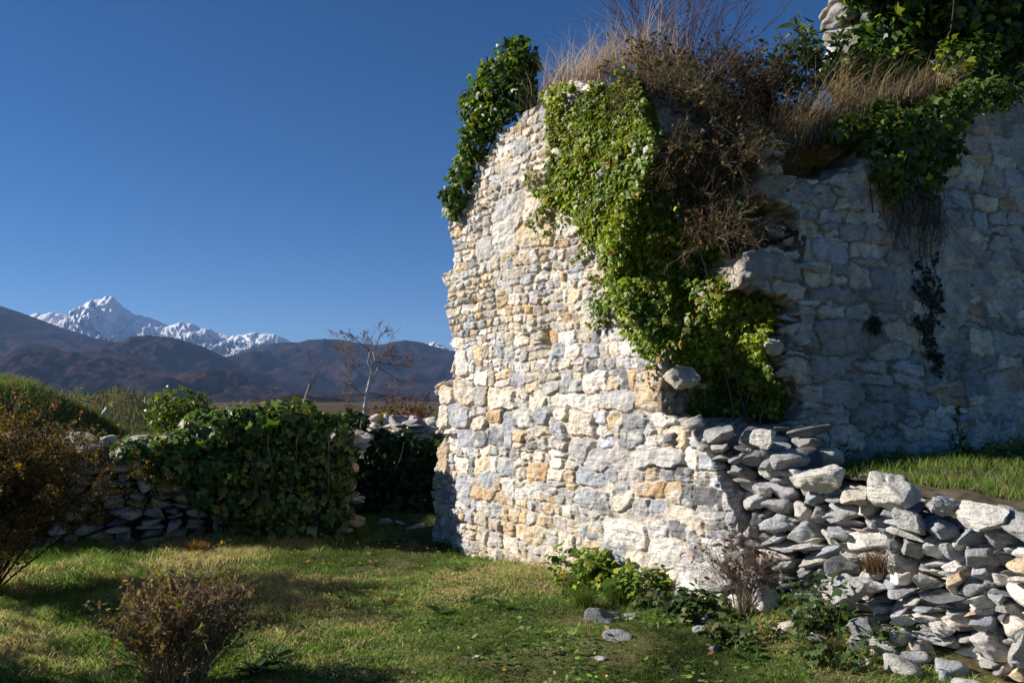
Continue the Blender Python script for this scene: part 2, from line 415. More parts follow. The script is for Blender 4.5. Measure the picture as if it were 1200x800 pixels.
def wall_mesh(name, U, V, H, CC, keep, org, e, n, depth, mat, parent, r, back=8):
    """height field on a vertical plane; ragged border is carried back to give the wall its thickness"""
    nv, nu = U.shape
    P = org + U[..., None] * e + V[..., None] * np.array([0, 0, 1.0]) + H[..., None] * n
    fk = keep[:-1, :-1] & keep[1:, :-1] & keep[:-1, 1:] & keep[1:, 1:]
    idx = np.arange(nv * nu).reshape(nv, nu)
    q = np.stack([idx[:-1, :-1][fk], idx[:-1, 1:][fk], idx[1:, 1:][fk], idx[1:, :-1][fk]], 1)
    ed = np.concatenate([q[:, [0, 1]], q[:, [1, 2]], q[:, [2, 3]], q[:, [3, 0]]])
    key = np.sort(ed, 1); key = key[:, 0].astype(np.int64) * (nv * nu) + key[:, 1]
    uq, inv, cnt = np.unique(key, return_inverse=True, return_counts=True); be = ed[cnt[inv] == 1]
    used = np.zeros(nv * nu, bool); used[q.ravel()] = True
    remap = np.cumsum(used) - 1
    V3 = P.reshape(-1, 3)[used]; c3 = CC.reshape(-1, 3)[used]; q = remap[q]; be = remap[be]
    bv = np.unique(be); lv = {}; verts = [V3]; cols = [c3]; faces = [q]; prev = np.full(len(V3), -1); prev[bv] = bv; base = len(V3)
    inward = None
    for k in range(1, back + 1):
        p = V3[bv] - n * depth * k / back
        p = p + np.stack([fbm(p[:, 0] * 6, p[:, 1] * 6, p[:, 2] * 6, seed=31, oct=3), fbm(p[:, 0] * 6, p[:, 1] * 6, p[:, 2] * 6, seed=37, oct=3), fbm(p[:, 0] * 6, p[:, 1] * 6, p[:, 2] * 6, seed=41, oct=3)], 1) * 0.06
        cur = np.full(len(V3), -1); cur[bv] = base + np.arange(len(bv)); base += len(bv)
        verts.append(p); cols.append(np.array((.36, .32, .26)) * (1 + .5 * fbm(p[:, 0] * 9, p[:, 1] * 9, p[:, 2] * 9, seed=43, oct=3))[:, None])
        faces.append(np.stack([be[:, 1], be[:, 0], be[:, 0], be[:, 1]], 1)); faces[-1] = np.stack([prev[be[:, 1]], prev[be[:, 0]], cur[be[:, 0]], cur[be[:, 1]]], 1)
        prev = cur
    return mesh_obj(name, np.concatenate(verts), faces, mat, parent, np.concatenate(cols), True)

# ================================================================== THE PLACE
# ------------------------------------------------------------------ plan of the ruin
E1 = norm(np.array([0.562, -0.827, 0.0])); N1 = np.array([E1[1], -E1[0], 0.0])      # lit wall: along, outward
A1 = np.array([-0.74, 10.1, 0.0])
E2 = norm(np.array([0.90, 0.43, 0.0])); N2 = np.array([E2[1], -E2[0], 0.0])         # shaded wall
P2 = np.array([2.36, 7.2, 0.0])
def w1(px, py):
    p = on_plane(np.asarray(px, float), np.asarray(py, float), A1, N1); return (p - A1) @ E1, p[..., 2]
def w2(px, py):
    p = on_plane(np.asarray(px, float), np.asarray(py, float), P2, N2); return (p - P2) @ E2, p[..., 2]

# ------------------------------------------------------------------ ground
def wall_side(x, y):           # >0 inside (behind) the line of the lit wall and dry wall
    return -((x - A1[0]) * N1[0] + (y - A1[1]) * N1[1])
def ground_h(x, y):
    h = 0.05 * fbm(x * 0.5, y * 0.5, seed=50, oct=3) * np.exp(-np.hypot(x, y) / 60)
    h = h + 0.02 * fbm(x * 2.2, y * 2.2, seed=55, oct=3) * (np.hypot(x, y) < 40)
    # earth bank behind the left wall, a far knoll
    bank = 1.95 * np.exp(-((x + 8.2) / 2.7) ** 2 - (np.maximum(np.abs(y - 12.6) - 1.0, 0) / 1.1) ** 2)
    dl = (x + 2.0) * -.235 + (y - 10.45) * .972
    h = h + bank * np.clip((dl - .2) / 0.5, 0, 1)
    h = h + 1.05 * np.clip((dl - .25) / .4, 0, 1) * np.clip((-2.6 - x) / 0.6, 0, 1) * np.exp(-np.maximum(y - 13.0, 0) / 8.0) * (1 - np.clip(bank, 0, 1))
    h = h + 1.9 * np.exp(-((x + 15.8) / 3.6) ** 2 - ((y - 34) / 4.5) ** 2) * (1 + .12 * fbm(x * .9, y * .9, seed=57))
    # small rise at the foot of the dry wall
    s = (x - A1[0]) * E1[0] + (y - A1[1]) * E1[1]; d = -wall_side(x, y)
    h = h + 0.30 * np.exp(-((s - 5.1) / 0.9) ** 2) * np.exp(-np.maximum(d, 0) / 0.28)
    h = h + 0.10 * np.exp(-((s - 3.2) / 1.2) ** 2) * np.exp(-np.maximum(d, 0) / 0.5)
    return h

def spaced(lo, hi, n0, far):
    inner = np.arange(lo, hi + 1e-6, n0); g = hi + np.cumsum(n0 * 1.13 ** np.arange(1, 200)); g = g[g < far]
    g2 = lo - np.cumsum(n0 * 1.13 ** np.arange(1, 200)); g2 = g2[g2 > -far]
    return np.concatenate([g2[::-1], inner, g])
gx = spaced(-9, 6, 0.07, 14000); gy = spaced(1, 16, 0.07, 14000)
GX, GY = np.meshgrid(gx, gy); GZ = ground_h(GX, GY)
idx = np.arange(GX.size).reshape(GX.shape)
q = np.stack([idx[:-1, :-1], idx[:-1, 1:], idx[1:, 1:], idx[1:, :-1]], -1).reshape(-1, 4)
m, t, o = node_mat('meadow_ground')
tc = N(t, 'ShaderNodeTexCoord'); na = N(t, 'ShaderNodeTexNoise', Scale=1.2, Detail=8.0, Roughness=0.6); nb = N(t, 'ShaderNodeTexNoise', Scale=22.0, Detail=8.0, Roughness=0.7)
nc = N(t, 'ShaderNodeTexNoise', Scale=0.015, Detail=8.0, Roughness=0.6)
for n in (na, nb, nc): t.links.new(tc.outputs['Object'], n.inputs['Vector'])
near = ramp(t, na.outputs[0], [(0.35, (.07, .09, .025)), (0.5, (.12, .12, .04)), (0.65, (.19, .155, .08))])
fine = ramp(t, nb.outputs[0], [(0.35, (.45, .42, .38)), (0.6, (1.1, 1.1, 1.1))])
far = ramp(t, nc.outputs[0], [(0.36, (.06, .045, .022)), (0.5, (.085, .055, .03)), (0.6, (.075, .075, .03))])
sep = N(t, 'ShaderNodeSeparateXYZ'); t.links.new(tc.outputs['Object'], sep.inputs[0])
mr = N(t, 'ShaderNodeMapRange'); mr.inputs[1].default_value = 25; mr.inputs[2].default_value = 60; t.links.new(sep.outputs[1], mr.inputs[0])
b = N(t, 'ShaderNodeBsdfPrincipled', Roughness=0.95); b.inputs['Specular IOR Level'].default_value = 0.1
t.links.new(mixc(t, mr.outputs[0], mul(t, near.outputs[0], fine.outputs[0]), far.outputs[0]), b.inputs['Base Color'])
bp = N(t, 'ShaderNodeBump', Strength=0.8, Distance=0.04); t.links.new(nb.outputs[0], bp.inputs['Height']); t.links.new(bp.outputs[0], b.inputs['Normal'])
t.links.new(b.outputs[0], o.inputs[0])
tag(mesh_obj('ground', np.stack([GX, GY, GZ], -1).reshape(-1, 3), q, m, None, None, True), 'uneven meadow ground running from the ruin to the plain', 'ground', None, 'structure')

# ------------------------------------------------------------------ hills and the snow mountain
def hill_mat(name, ca, cb, scale, bump):
    m, t, o = node_mat(name); tc = N(t, 'ShaderNodeTexCoord')
    n1 = N(t, 'ShaderNodeTexNoise', Scale=scale, Detail=9.0, Roughness=0.65); n2 = N(t, 'ShaderNodeTexNoise', Scale=scale * 14, Detail=5.0, Roughness=0.7)
    for n in (n1, n2): t.links.new(tc.outputs['Object'], n.inputs['Vector'])
    r1 = ramp(t, n1.outputs[0], [(0.38, ca), (0.62, cb)]); r2 = ramp(t, n2.outputs[0], [(0.35, (.5, .5, .55)), (0.62, (1.2, 1.15, 1.1))])
    b = N(t, 'ShaderNodeBsdfPrincipled', Roughness=1.0); b.inputs['Specular IOR Level'].default_value = 0.0
    t.links.new(mul(t, r1.outputs[0], r2.outputs[0]), b.inputs['Base Color'])
    bp = N(t, 'ShaderNodeBump', Strength=0.9, Distance=bump); t.links.new(n2.outputs[0], bp.inputs['Height']); t.links.new(bp.outputs[0], b.inputs['Normal'])
    t.links.new(b.outputs[0], o.inputs[0]); return m

def ridge(name, crest, D, W, mat, label, amp, freq, nx=500, ny=160, seed=0, sharp=1.0, crag=0.0, kind='structure', attr=None):
    crest = np.array(crest, float); pxs = np.linspace(crest[0, 0], crest[-1, 0], nx)
    pys = np.interp(pxs, crest[:, 0], crest[:, 1])
    ker = np.hanning(9); ker /= ker.sum()
    if crag == 0: pys = np.convolve(np.pad(pys, 4, 'edge'), ker, 'valid')
    if crag: pys = pys + 1.3 * fbm(pxs / 7, pxs * 0, seed=seed + 7, oct=4)
    P = at_y(pxs, pys, D)
    y = np.linspace(-1, 0.7, ny)
    X = np.repeat(P[None, :, 0], ny, 0); Y = D + y[:, None] * W + np.zeros_like(X)
    a0 = np.abs(y)[:, None]
    wx = X + 60 * amp / 100 * fbm(X * freq * 2, Y * freq * 2, seed=seed + 5, oct=3)
    rib = 1 - 2 * np.abs(vnoise(wx * freq * 1.7 + .25 * Y * freq, Y * freq * .35, seed=seed)); rib2 = 1 - 2 * np.abs(vnoise(wx * freq * 4.3 - .5 * Y * freq, Y * freq * 1.1, seed=seed + 1)); rib3 = 1 - 2 * np.abs(fbm(wx * freq * 9, Y * freq * 4, seed=seed + 2, oct=4, gain=.55))
    a = a0 * (1 - ((.42 if crag else .30) * rib + .14 * rib2 + (.16 if crag else .05) * rib3) * (1 - a0 ** 2))
    a = np.clip(a, 0, 1)
    prof = (1 - a) ** 1.25 if crag else .5 * (1 - a) + .5 * np.cos(a * math.pi / 2)
    Z = P[None, :, 2] * prof + amp * .25 * fbm(X * freq * 3, Y * freq * 3, seed=seed + 4, oct=5) * np.clip(a0 * 5, 0.02, 1) * np.clip((1 - a0) * 4, 0, 1) - 5
    # the crest is the skyline: nothing in front or behind may stand above it as seen from the meadow
    X = X * (0.75 + 0.25 * Y / D)
    idx = np.arange(X.size).reshape(X.shape)
    q = np.stack([idx[:-1, :-1], idx[:-1, 1:], idx[1:, 1:], idx[1:, :-1]], -1).reshape(-1, 4)
    return tag(mesh_obj(name, np.stack([X, Y, Z], -1).reshape(-1, 3), q, mat, None, None, True), label, 'mountain', None, kind)

m, t, o = node_mat('snow_and_rock'); tc = N(t, 'ShaderNodeTexCoord'); ge = N(t, 'ShaderNodeNewGeometry')
n1 = N(t, 'ShaderNodeTexNoise', Scale=0.011, Detail=10.0, Roughness=0.7); t.links.new(tc.outputs['Object'], n1.inputs['Vector'])
n2 = N(t, 'ShaderNodeTexNoise', Scale=0.03, Detail=8.0, Roughness=0.7); t.links.new(tc.outputs['Object'], n2.inputs['Vector'])
sp = N(t, 'ShaderNodeSeparateXYZ'); t.links.new(ge.outputs['Normal'], sp.inputs[0])
so_ = N(t, 'ShaderNodeSeparateXYZ'); t.links.new(tc.outputs['Object'], so_.inputs[0])
al = N(t, 'ShaderNodeMapRange'); al.inputs[1].default_value = 430; al.inputs[2].default_value = 760; al.inputs[3].default_value = -0.15; al.inputs[4].default_value = 0.26; t.links.new(so_.outputs[2], al.inputs[0])
a1 = N(t, 'ShaderNodeMath', operation='ADD'); t.links.new(sp.outputs[2], a1.inputs[0]); t.links.new(al.outputs[0], a1.inputs[1])
a2 = N(t, 'ShaderNodeMath', operation='ADD'); t.links.new(a1.outputs[0], a2.inputs[0])
a3 = N(t, 'ShaderNodeMath', operation='MULTIPLY_ADD'); t.links.new(n1.outputs[0], a3.inputs[0]); a3.inputs[1].default_value = 1.1; a3.inputs[2].default_value = -0.55; t.links.new(a3.outputs[0], a2.inputs[1])
rs = ramp(t, a2.outputs[0], [(0.56, (.06, .06, .065)), (0.63, (.93, .93, .93))])
b = N(t, 'ShaderNodeBsdfPrincipled', Roughness=0.9); b.inputs['Specular IOR Level'].default_value = 0.1
t.links.new(rs.outputs[0], b.inputs['Base Color'])
bp = N(t, 'ShaderNodeBump', Strength=1.0, Distance=45.0); t.links.new(n2.outputs[0], bp.inputs['Height']); t.links.new(bp.outputs[0], b.inputs['Normal'])
t.links.new(b.outputs[0], o.inputs[0]); M_SNOW = m

ridge('snow_mountain', [(-120, 372), (20, 374), (38, 368), (52, 367), (60, 365), (74, 368), (88, 372), (95, 366), (101, 360), (107, 354), (112, 351.5), (117, 350), (121, 347), (125, 344.5), (129, 347), (134, 349), (140, 355), (147, 360), (158, 367), (168, 370), (180, 374), (190, 378), (203, 380), (214, 377), (226, 378), (240, 385), (256, 390), (270, 393), (284, 391), (300, 389), (316, 391), (330, 394), (342, 401), (380, 412), (440, 416), (490, 410), (515, 404), (530, 408), (600, 415), (760, 430)],
      9000, 2300, M_SNOW, 'jagged snow covered mountain peak above the dark hills', 300, 1 / 620, nx=900, ny=300, seed=61, sharp=0.95, crag=0.85)
HB = hill_mat('bare_beech_hill', (.014, .017, .026), (.045, .030, .030), 0.0018, 14.0)
HB2 = hill_mat('rust_beech_hill', (.018, .018, .024), (.062, .036, .028), 0.0022, 12.0)
ridge('hill', [(-700, 300), (-300, 318), (-120, 338), (0, 357), (30, 367), (70, 382), (110, 394), (150, 402), (190, 418), (260, 440), (330, 462), (420, 475)], 5200, 1900, HB, 'high dark hill sloping down from the left', 150, 1 / 900, seed=71, sharp=0.9)
ridge('hill', [(120, 440), (240, 425), (300, 412), (340, 404), (368, 398), (390, 396), (408, 398), (428, 402), (448, 403), (460, 399), (470, 398.5), (484, 401), (510, 407), (540, 413), (600, 420), (760, 430), (1000, 436), (1400, 440)], 5600, 1900, HB, 'long dark blue hill behind the birch and the ruin', 150, 1 / 900, seed=77, sharp=0.9)
ridge('hill', [(60, 450), (110, 425), (140, 408), (165, 399), (190, 396), (210, 396), (232, 403), (255, 414), (285, 430), (320, 450), (370, 472)], 4300, 1300, HB, 'rounded dark hill below the snow peak', 110, 1 / 650, seed=81, sharp=0.9)
ridge('hill', [(-500, 395), (-200, 405), (-60, 415), (0, 421), (40, 420), (70, 413), (100, 410), (125, 411), (155, 416), (185, 427), (215, 437), (240, 441), (262, 433), (280, 430), (300, 436), (322, 446), (360, 455), (420, 463), (520, 470)], 3300, 1100, HB2, 'rust brown wooded hills in front of the higher ones', 90, 1 / 420, seed=87, sharp=0.9)
ridge('hill', [(-300, 430), (-100, 434), (0, 438), (30, 445), (70, 456), (110, 464), (180, 470)], 2400, 700, HB, 'low blue hill at the far left', 40, 1 / 300, seed=91, sharp=0.9, nx=250, ny=100)
ridge('hill', [(180, 474), (240, 469), (300, 466), (330, 461), (356, 459), (380, 463), (420, 470), (520, 469), (640, 468), (900, 466)], 1500, 300, HB2, 'low wooded rise on the far side of the plain', 10, 1 / 120, seed=95, sharp=0.9, nx=300, ny=80)

# ------------------------------------------------------------------ haze
import bmesh
def haze():
    x0, x1, y0, y1, z0, z1 = -13000, 13000, -600, 13500, -20, 1200
    bm = bmesh.new(); bmesh.ops.create_cube(bm, size=1)
    for v in bm.verts: v.co = ((x0 if v.co.x < 0 else x1), (y0 if v.co.y < 0 else y1), (z0 if v.co.z < 0 else z1))
    me = bpy.data.meshes.new('haze'); bm.to_mesh(me); bm.free()
    m, t, o = node_mat('haze_air'); v = N(t, 'ShaderNodeVolumePrincipled'); v.inputs['Density'].default_value = 3.8e-5
    v.inputs['Color'].default_value = (.36, .58, 1.0, 1); v.inputs['Anisotropy'].default_value = 0.1
    t.links.new(v.outputs[0], o.inputs['Volume']); me.materials.append(m)
    ob = bpy.data.objects.new('haze', me); COL.objects.link(ob); tag(ob, 'thin blue air between the meadow and the mountains', 'haze', None, 'stuff')
haze()

# ------------------------------------------------------------------ ruined tower
tower = thing('ruined_tower', 'tall ruined tower of ochre and grey rubble with a collapsed corner', 'tower', (1.2, 7.6, 0))
r1 = np.random.default_rng(11)
def blk(x0, y0, x1, y1, c, f=w1):
    s, z = f([x0, x1, (x0 + x1) / 2, (x0 + x1) / 2], [(y0 + y1) / 2] * 2 + [y0, y1])
    return ((s[0] + s[1]) / 2, (z[2] + z[3]) / 2, abs(s[1] - s[0]) / 2, abs(z[2] - z[3]) / 2, np.array(PAL[c]) * r1.uniform(.93, 1.07))
BL = [blk(*a) for a in [(556, 277, 578, 302, 'grey'), (579, 258, 600, 296, 'white'), (609, 263, 646, 290, 'ochre'), (648, 243, 681, 281, 'white'), (612, 228, 648, 258, 'cream'), (577, 232, 610, 256, 'grey'),
      (533, 448, 556, 474, 'cream'), (558, 452, 575, 475, 'grey'), (576, 454, 610, 478, 'cream'), (515, 453, 533, 476, 'cream'), (530, 476, 552, 500, 'blue'), (514, 478, 530, 503, 'cream'), (535, 410, 552, 440, 'white'),
      (611, 482, 628, 502, 'white'), (629, 480, 647, 502, 'blue'), (664, 480, 697, 506, 'cream'), (712, 482, 728, 506, 'ochre'), (729, 482, 755, 504, 'slate'), (655, 464, 700, 480, 'white'), (702, 462, 738, 481, 'grey'),
      (741, 440, 774, 482, 'tan'), (523, 500, 537, 533, 'white'), (538, 555, 562, 586, 'blue'), (709, 613, 755, 635, 'white'), (747, 562, 778, 588, 'orange'), (610, 612, 640, 631, 'ochre'), (675, 546, 710, 564, 'blue'),
      (691, 521, 735, 546, 'grey'), (737, 522, 790, 548, 'grey'), (622, 500, 650, 516, 'cream'), (576, 480, 592, 494, 'orange'), (556, 565, 590, 582, 'tan'), (700, 578, 716, 598, 'slate'), (720, 575, 742, 595, 'cream'),
      (760, 486, 785, 505, 'white'), (508, 520, 522, 555, 'tan'), (766, 640, 800, 668, 'white'), (790, 600, 830, 622, 'cream'), (740, 655, 770, 672, 'cream')]]
def c1(u, v, r):
    px, py = project(A1 + E1 * u + np.array([0, 0, v]))
    och = 0.13 + 1.0 * math.exp(-((py - 590) / 50) ** 2) * (px < 800) * (px > 560) + 0.7 * math.exp(-((py - 360) / 45) ** 2) * math.exp(-((px - 540) / 60) ** 2) + .25 * math.exp(-((py - 300) / 60) ** 2)
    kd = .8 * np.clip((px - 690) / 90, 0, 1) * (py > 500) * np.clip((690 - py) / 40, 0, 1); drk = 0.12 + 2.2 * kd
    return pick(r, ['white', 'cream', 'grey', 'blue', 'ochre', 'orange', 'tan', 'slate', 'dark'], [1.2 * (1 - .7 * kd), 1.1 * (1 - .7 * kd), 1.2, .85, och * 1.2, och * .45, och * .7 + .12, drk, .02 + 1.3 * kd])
def h1(v): return (0.07, 0.15) if v > 1.9 else (0.09, 0.19)
S0, S1, Z0, Z1 = -0.75, 4.6, -0.15, 5.6
ST = rows(r1, S0, S1, Z0, Z1, h1, (0.08, 0.30), c1, BL)
U, V, H, CC = masonry(S0, S1, Z0, Z1, 0.008, ST, (.46, .41, .33), 0.019, 100)
st_ = np.clip(fbm(U * 1.1, V * 1.6, seed=130, oct=5) * 1.2 - .1, 0, 1)[..., None]; CC = CC * (1 - st_ * (1 - np.array((1.0, .92, .80))))
sp_ = np.clip(fbm(U * 11, V * 11, seed=131, oct=3) * 1.6 - .5, 0, 1)[..., None]; CC = CC * (1 - sp_) + sp_ * np.array((.5, .47, .42))
PX, PY = project(A1 + U[..., None] * E1 + V[..., None] * np.array([0, 0, 1.0]))
wob = 3.0 * fbm(U * 5, V * 5, seed=120, oct=3)
W1P = [(503, 760), (503, 560), (506, 520), (522, 505), (514, 503), (514, 452), (533, 448), (534, 410), (527, 404), (527, 388), (519, 352), (519, 328), (526, 316), (530, 290), (523, 270), (524, 255), (540, 242), (552, 205), (570, 172), (590, 150), (612, 132), (640, 112), (665, 95), (740, 100), (764, 140), (770, 185), (756, 225), (738, 262), (728, 300), (730, 335), (744, 372), (772, 410), (776, 440), (776, 486), (800, 492), (836, 545), (862, 610), (880, 680), (880, 800), (600, 800)]
keep = in_poly(PX + wob, PY + wob, W1P)
keep &= V > -0.12
rec = (PX < 539 + wob * .4) & (PY > 508); H = H - 0.10 * rec
hole = np.exp(-((PX - 641) / 5) ** 2 - ((PY - 402) / 14) ** 2) + np.exp(-((PX - 553) / 5) ** 2 - ((PY - 355) / 5) ** 2); H = H - 0.12 * np.clip(hole, 0, 1)
H = H + 0.05 * np.sin(U * 0.9 + 0.5) - 0.03 * (V - 2)
wall_mesh('rubble_wall', U, V, H, CC, keep, A1, E1, N1, 0.8, M_STONE, tower, r1)
W1_H = H

# shaded wall
r2 = np.random.default_rng(12)
def c2(u, v, r): return pick(r, ['grey', 'blue', 'cream', 'white', 'tan'], [1.5, .7, .7, .6, .25]) * 1.22
B2 = [blk(*a, f=w2) for a in [(965, 372, 1015, 412, 'grey'), (928, 355, 958, 402, 'grey'), (945, 335, 1010, 354, 'grey'), (1000, 470, 1050, 505, 'grey'), (870, 296, 935, 328, 'grey'), (955, 415, 1010, 440, 'grey'), (1105, 250, 1140, 280, 'grey')]]
ST2 = rows(r2, -1.0, 4.2, 0.9, 5.2, (0.12, 0.26), (0.16, 0.48), c2, B2, hh=(0.0, 0.02), split=.3, tl=.04)
U, V, H, CC = masonry(-1.0, 4.2, 0.9, 5.2, 0.011, ST2, (.30, .28, .24), 0.028, 200, 1.6, (.002, .010), .032)  # dark mortar colour also paints in the shade of the cracks
PX, PY = project(P2 + U[..., None] * E2 + V[..., None] * np.array([0, 0, 1.0]))
# remains of plaster fill the joints towards the right
pl = np.clip((U - 1.3) * 0.35 + 0.7 * fbm(U * 1.1, V * 1.1, seed=230, oct=3), 0, 1) * 0.8
ph = -0.004 + 0.020 * fbm(U * 4, V * 7, seed=231, oct=6, gain=.65)
k = (pl > 0.3) & (H < ph); H = np.where(k, ph, H); CC[k] = np.array((.60, .57, .51)) * (1 + .25 * fbm(U * 6, V * 6, seed=233)[k][:, None])
wob = 5.0 * fbm(U * 5, V * 5, seed=121, oct=3)
W2P = [(925, 600), (938, 545), (928, 505), (948, 470), (914, 420), (938, 372), (925, 348), (905, 345), (869, 328), (866, 300), (872, 292), (938, 290), (935, 245), (905, 238), (890, 222), (905, 200), (975, 212), (1010, 190), (1060, 160), (1150, 128), (1320, 60), (1500, 60), (1500, 600)]
keep = in_poly(PX + wob, PY + wob, W2P)
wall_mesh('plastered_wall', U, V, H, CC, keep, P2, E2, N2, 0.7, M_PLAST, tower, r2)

# collapsed corner between the two broken edges
zz = np.linspace(1.1, 4.6, 180)
sb, zb = w1([740, 764, 770, 756, 738, 728, 730, 744, 772, 776, 776, 790], [100, 140, 185, 225, 262, 300, 335, 372, 410, 440, 490, 560]); o_ = np.argsort(zb)
tb, zb2 = w2([900, 935, 925, 935, 915, 945, 930, 935], [200, 240, 310, 370, 420, 470, 500, 560]); o2 = np.argsort(zb2)
def core_pt(k, z):
    s = np.interp(z, zb[o_], sb[o_]); tt = np.interp(z, zb2[o2], tb[o2])
    a = A1 + s[..., None] * E1 - N1 * 0.12; b = P2 + tt[..., None] * E2 - N2 * 0.12
    rec = (0.10 + 0.30 * np.maximum(2.2 - z, 0) + 0.35 * np.maximum(z - 3.2, 0)) * np.sin(np.pi * np.clip(k, 0, 1)) ** 0.8
    base = 0.5 * np.maximum(z - 3.1, 0) * np.clip(k * 2.5, 0, 1)
    p = a * (1 - k)[..., None] + b * k[..., None]; p[..., 2] = z
    p = p + np.array([0.12, 0.99, 0]) * (rec + base)[..., None]
    d = 0.10 * fbm(k * 5, z * 4, seed=300, oct=4) + 0.05 * fbm(k * 14, z * 12, seed=301, oct=3)
    return p + np.array([-0.3, -0.9, 0.2]) * d[..., None]
K_, Z_ = np.meshgrid(np.linspace(-0.15, 1.15, 120), zz)
P = core_pt(K_, Z_)
idx = np.arange(K_.size).reshape(K_.shape)
q = np.stack([idx[:-1, :-1], idx[:-1, 1:], idx[1:, 1:], idx[1:, :-1]], -1).reshape(-1, 4)
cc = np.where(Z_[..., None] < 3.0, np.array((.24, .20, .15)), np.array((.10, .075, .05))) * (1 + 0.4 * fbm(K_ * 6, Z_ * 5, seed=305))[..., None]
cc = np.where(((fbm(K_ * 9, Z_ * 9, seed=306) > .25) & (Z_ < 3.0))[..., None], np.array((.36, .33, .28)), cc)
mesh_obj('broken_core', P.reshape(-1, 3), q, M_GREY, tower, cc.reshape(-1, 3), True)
# rubble sticking out of the broken corner
ac = Acc(); r3 = np.random.default_rng(13)
for i in range(110):
    k, z = r3.uniform(-.02, 1.02), r3.uniform(1.25, 3.6)
    if i < 60: k = 1 - abs(r3.normal(0, .13))
    p = core_pt(np.array(k), np.array(z)); sz = r3.uniform(.04, .11)
    v, f = rock(r3, (sz * r3.uniform(1, 1.8), sz * 1.3, sz * r3.uniform(.5, .9)), 3, 8, .5, .06, .35)
    ac.add(v + p + np.array([0, 0.02, 0]), f, pick(r3, ['grey', 'cream', 'white', 'tan', 'slate'], [1, .8, .6, .5, .6]))
ac.build('broken_rubble', M_GREY, tower)
for px, py, sz, c in [(765, 178, .10, 'white'), (708, 202, .09, 'white'), (785, 445, .15, 'cream')]:
    if px < 830 and py < 300: s, z = w1(px, py); p = A1 + s * E1 + np.array([0, 0, z]); p = p + norm(p - EYE) * (-.06 if px < 780 else .45)
    elif px < 830: s, z = w1(px, py); p = A1 + s * E1 + np.array([0, 0, z]) - N1 * 0.12
    else: s, z = w2(px, py); p = P2 + s * E2 + np.array([0, 0, z]) + N2 * .02
    sz *= .72; v, f = rock(r3, (sz * 1.25, sz * 1.1, sz), 4, 13, .72, .09, .3); v, f = rock(r3, (sz * 1.3, sz * 1.2, sz), 4, 9, .85, .12, .2); mesh_obj('protruding_stone', v + p, f, M_GREY, tower, np.broadcast_to(np.array(PAL[c]), v.shape))

ac = Acc()
for z in np.arange(1.15, 3.95, .085):
    t_ = np.interp(z, zb2[o2], tb[o2]) + r3.normal(0, .03)
    for k in range(3):
        a = r3.uniform(.12, .26); v, f = rock(r3, (a, .17, .052), 4, 8, .85, .14, .06)
        w_ = v[:, :1] * E2 - v[:, 1:2] * N2 + v[:, 2:3] * np.array([0, 0, 1.])
        ac.add(w_ + P2 + E2 * (t_ + a * .75) - N2 * (.15 + .24 * k + r3.normal(0, .02)) + np.array([0, 0, z + r3.normal(0, .01)]), f, pick(r3, ['grey', 'white', 'cream', 'blue'], [1, .9, .5, .4]))
ac.build('broken_edge', M_GREY, tower)
# earth on top of the tower
CORN = np.array([1.62, 6.7])
def cap_h(x, y):
    d1 = wall_side(x, y); d2 = -((x - P2[0]) * N2[0] + (y - P2[1]) * N2[1])
    dc = np.hypot(x - CORN[0], y - CORN[1])
    z = 4.62 + 0.12 * fbm(x * 1.3, y * 1.3, seed=320) + 0.25 * np.clip(d1 / 1.5, 0, 1)
    z = np.minimum(z, 4.35 + (x + 0.9) * 0.30 * np.clip(1.2 - x, 0, 1) + 0.5 * np.clip((x + .9) / 1.2, 0, 1))
    z = np.minimum(z, 3.78 + 0.10 * (x - 2.5) + 0.75 * np.clip(d2, 0, 2))
    z = np.minimum(z, 2.75 + 1.05 * dc)
    return z
xs = np.arange(-1.2, 8, 0.06); ys = np.arange(6.2, 13.2, 0.06); X, Y = np.meshgrid(xs, ys); Z = cap_h(X, Y) + .03 * fbm(X * 8, Y * 8, seed=321)
inside = (wall_side(X, Y) > 0.22) & (-((X - P2[0]) * N2[0] + (Y - P2[1]) * N2[1]) > 0.15) & (np.hypot(X - CORN[0], Y - CORN[1]) > .9) & (project(np.stack([X, Y, Z], -1))[0] > 575 - (9 - Y) * 0)
fk = inside[:-1, :-1] & inside[1:, :-1] & inside[:-1, 1:] & inside[1:, 1:]
idx = np.arange(X.size).reshape(X.shape)
q = np.stack([idx[:-1, :-1][fk], idx[:-1, 1:][fk], idx[1:, 1:][fk], idx[1:, :-1][fk]], 1)
mesh_obj('earth_cap', np.stack([X, Y, Z], -1).reshape(-1, 3), q, M_EARTH, tower, (.10, .075, .045), True)
# upper stump of wall at the back
st_o = at_y(986, 90, 9.2); ac = Acc(); r4 = np.random.default_rng(14)
for z in np.arange(4.1, 6.9, 0.17):
    x = st_o[0] - .05
    while x < 6.5:
        wd = r4.uniform(.2, .42); v, f = rock(r4, (wd / 2 * 1.05, .28, .092), 4, 7, .85, .12, .06)
        ac.add(v + np.array([x + wd / 2 + r4.normal(0, .03), 9.45 + r4.normal(0, .03), z]), f, pick(r4, ['grey', 'cream', 'white', 'slate'], [1, .6, .6, .5])); x += wd
ac.build('wall_stump', M_GREY, tower)

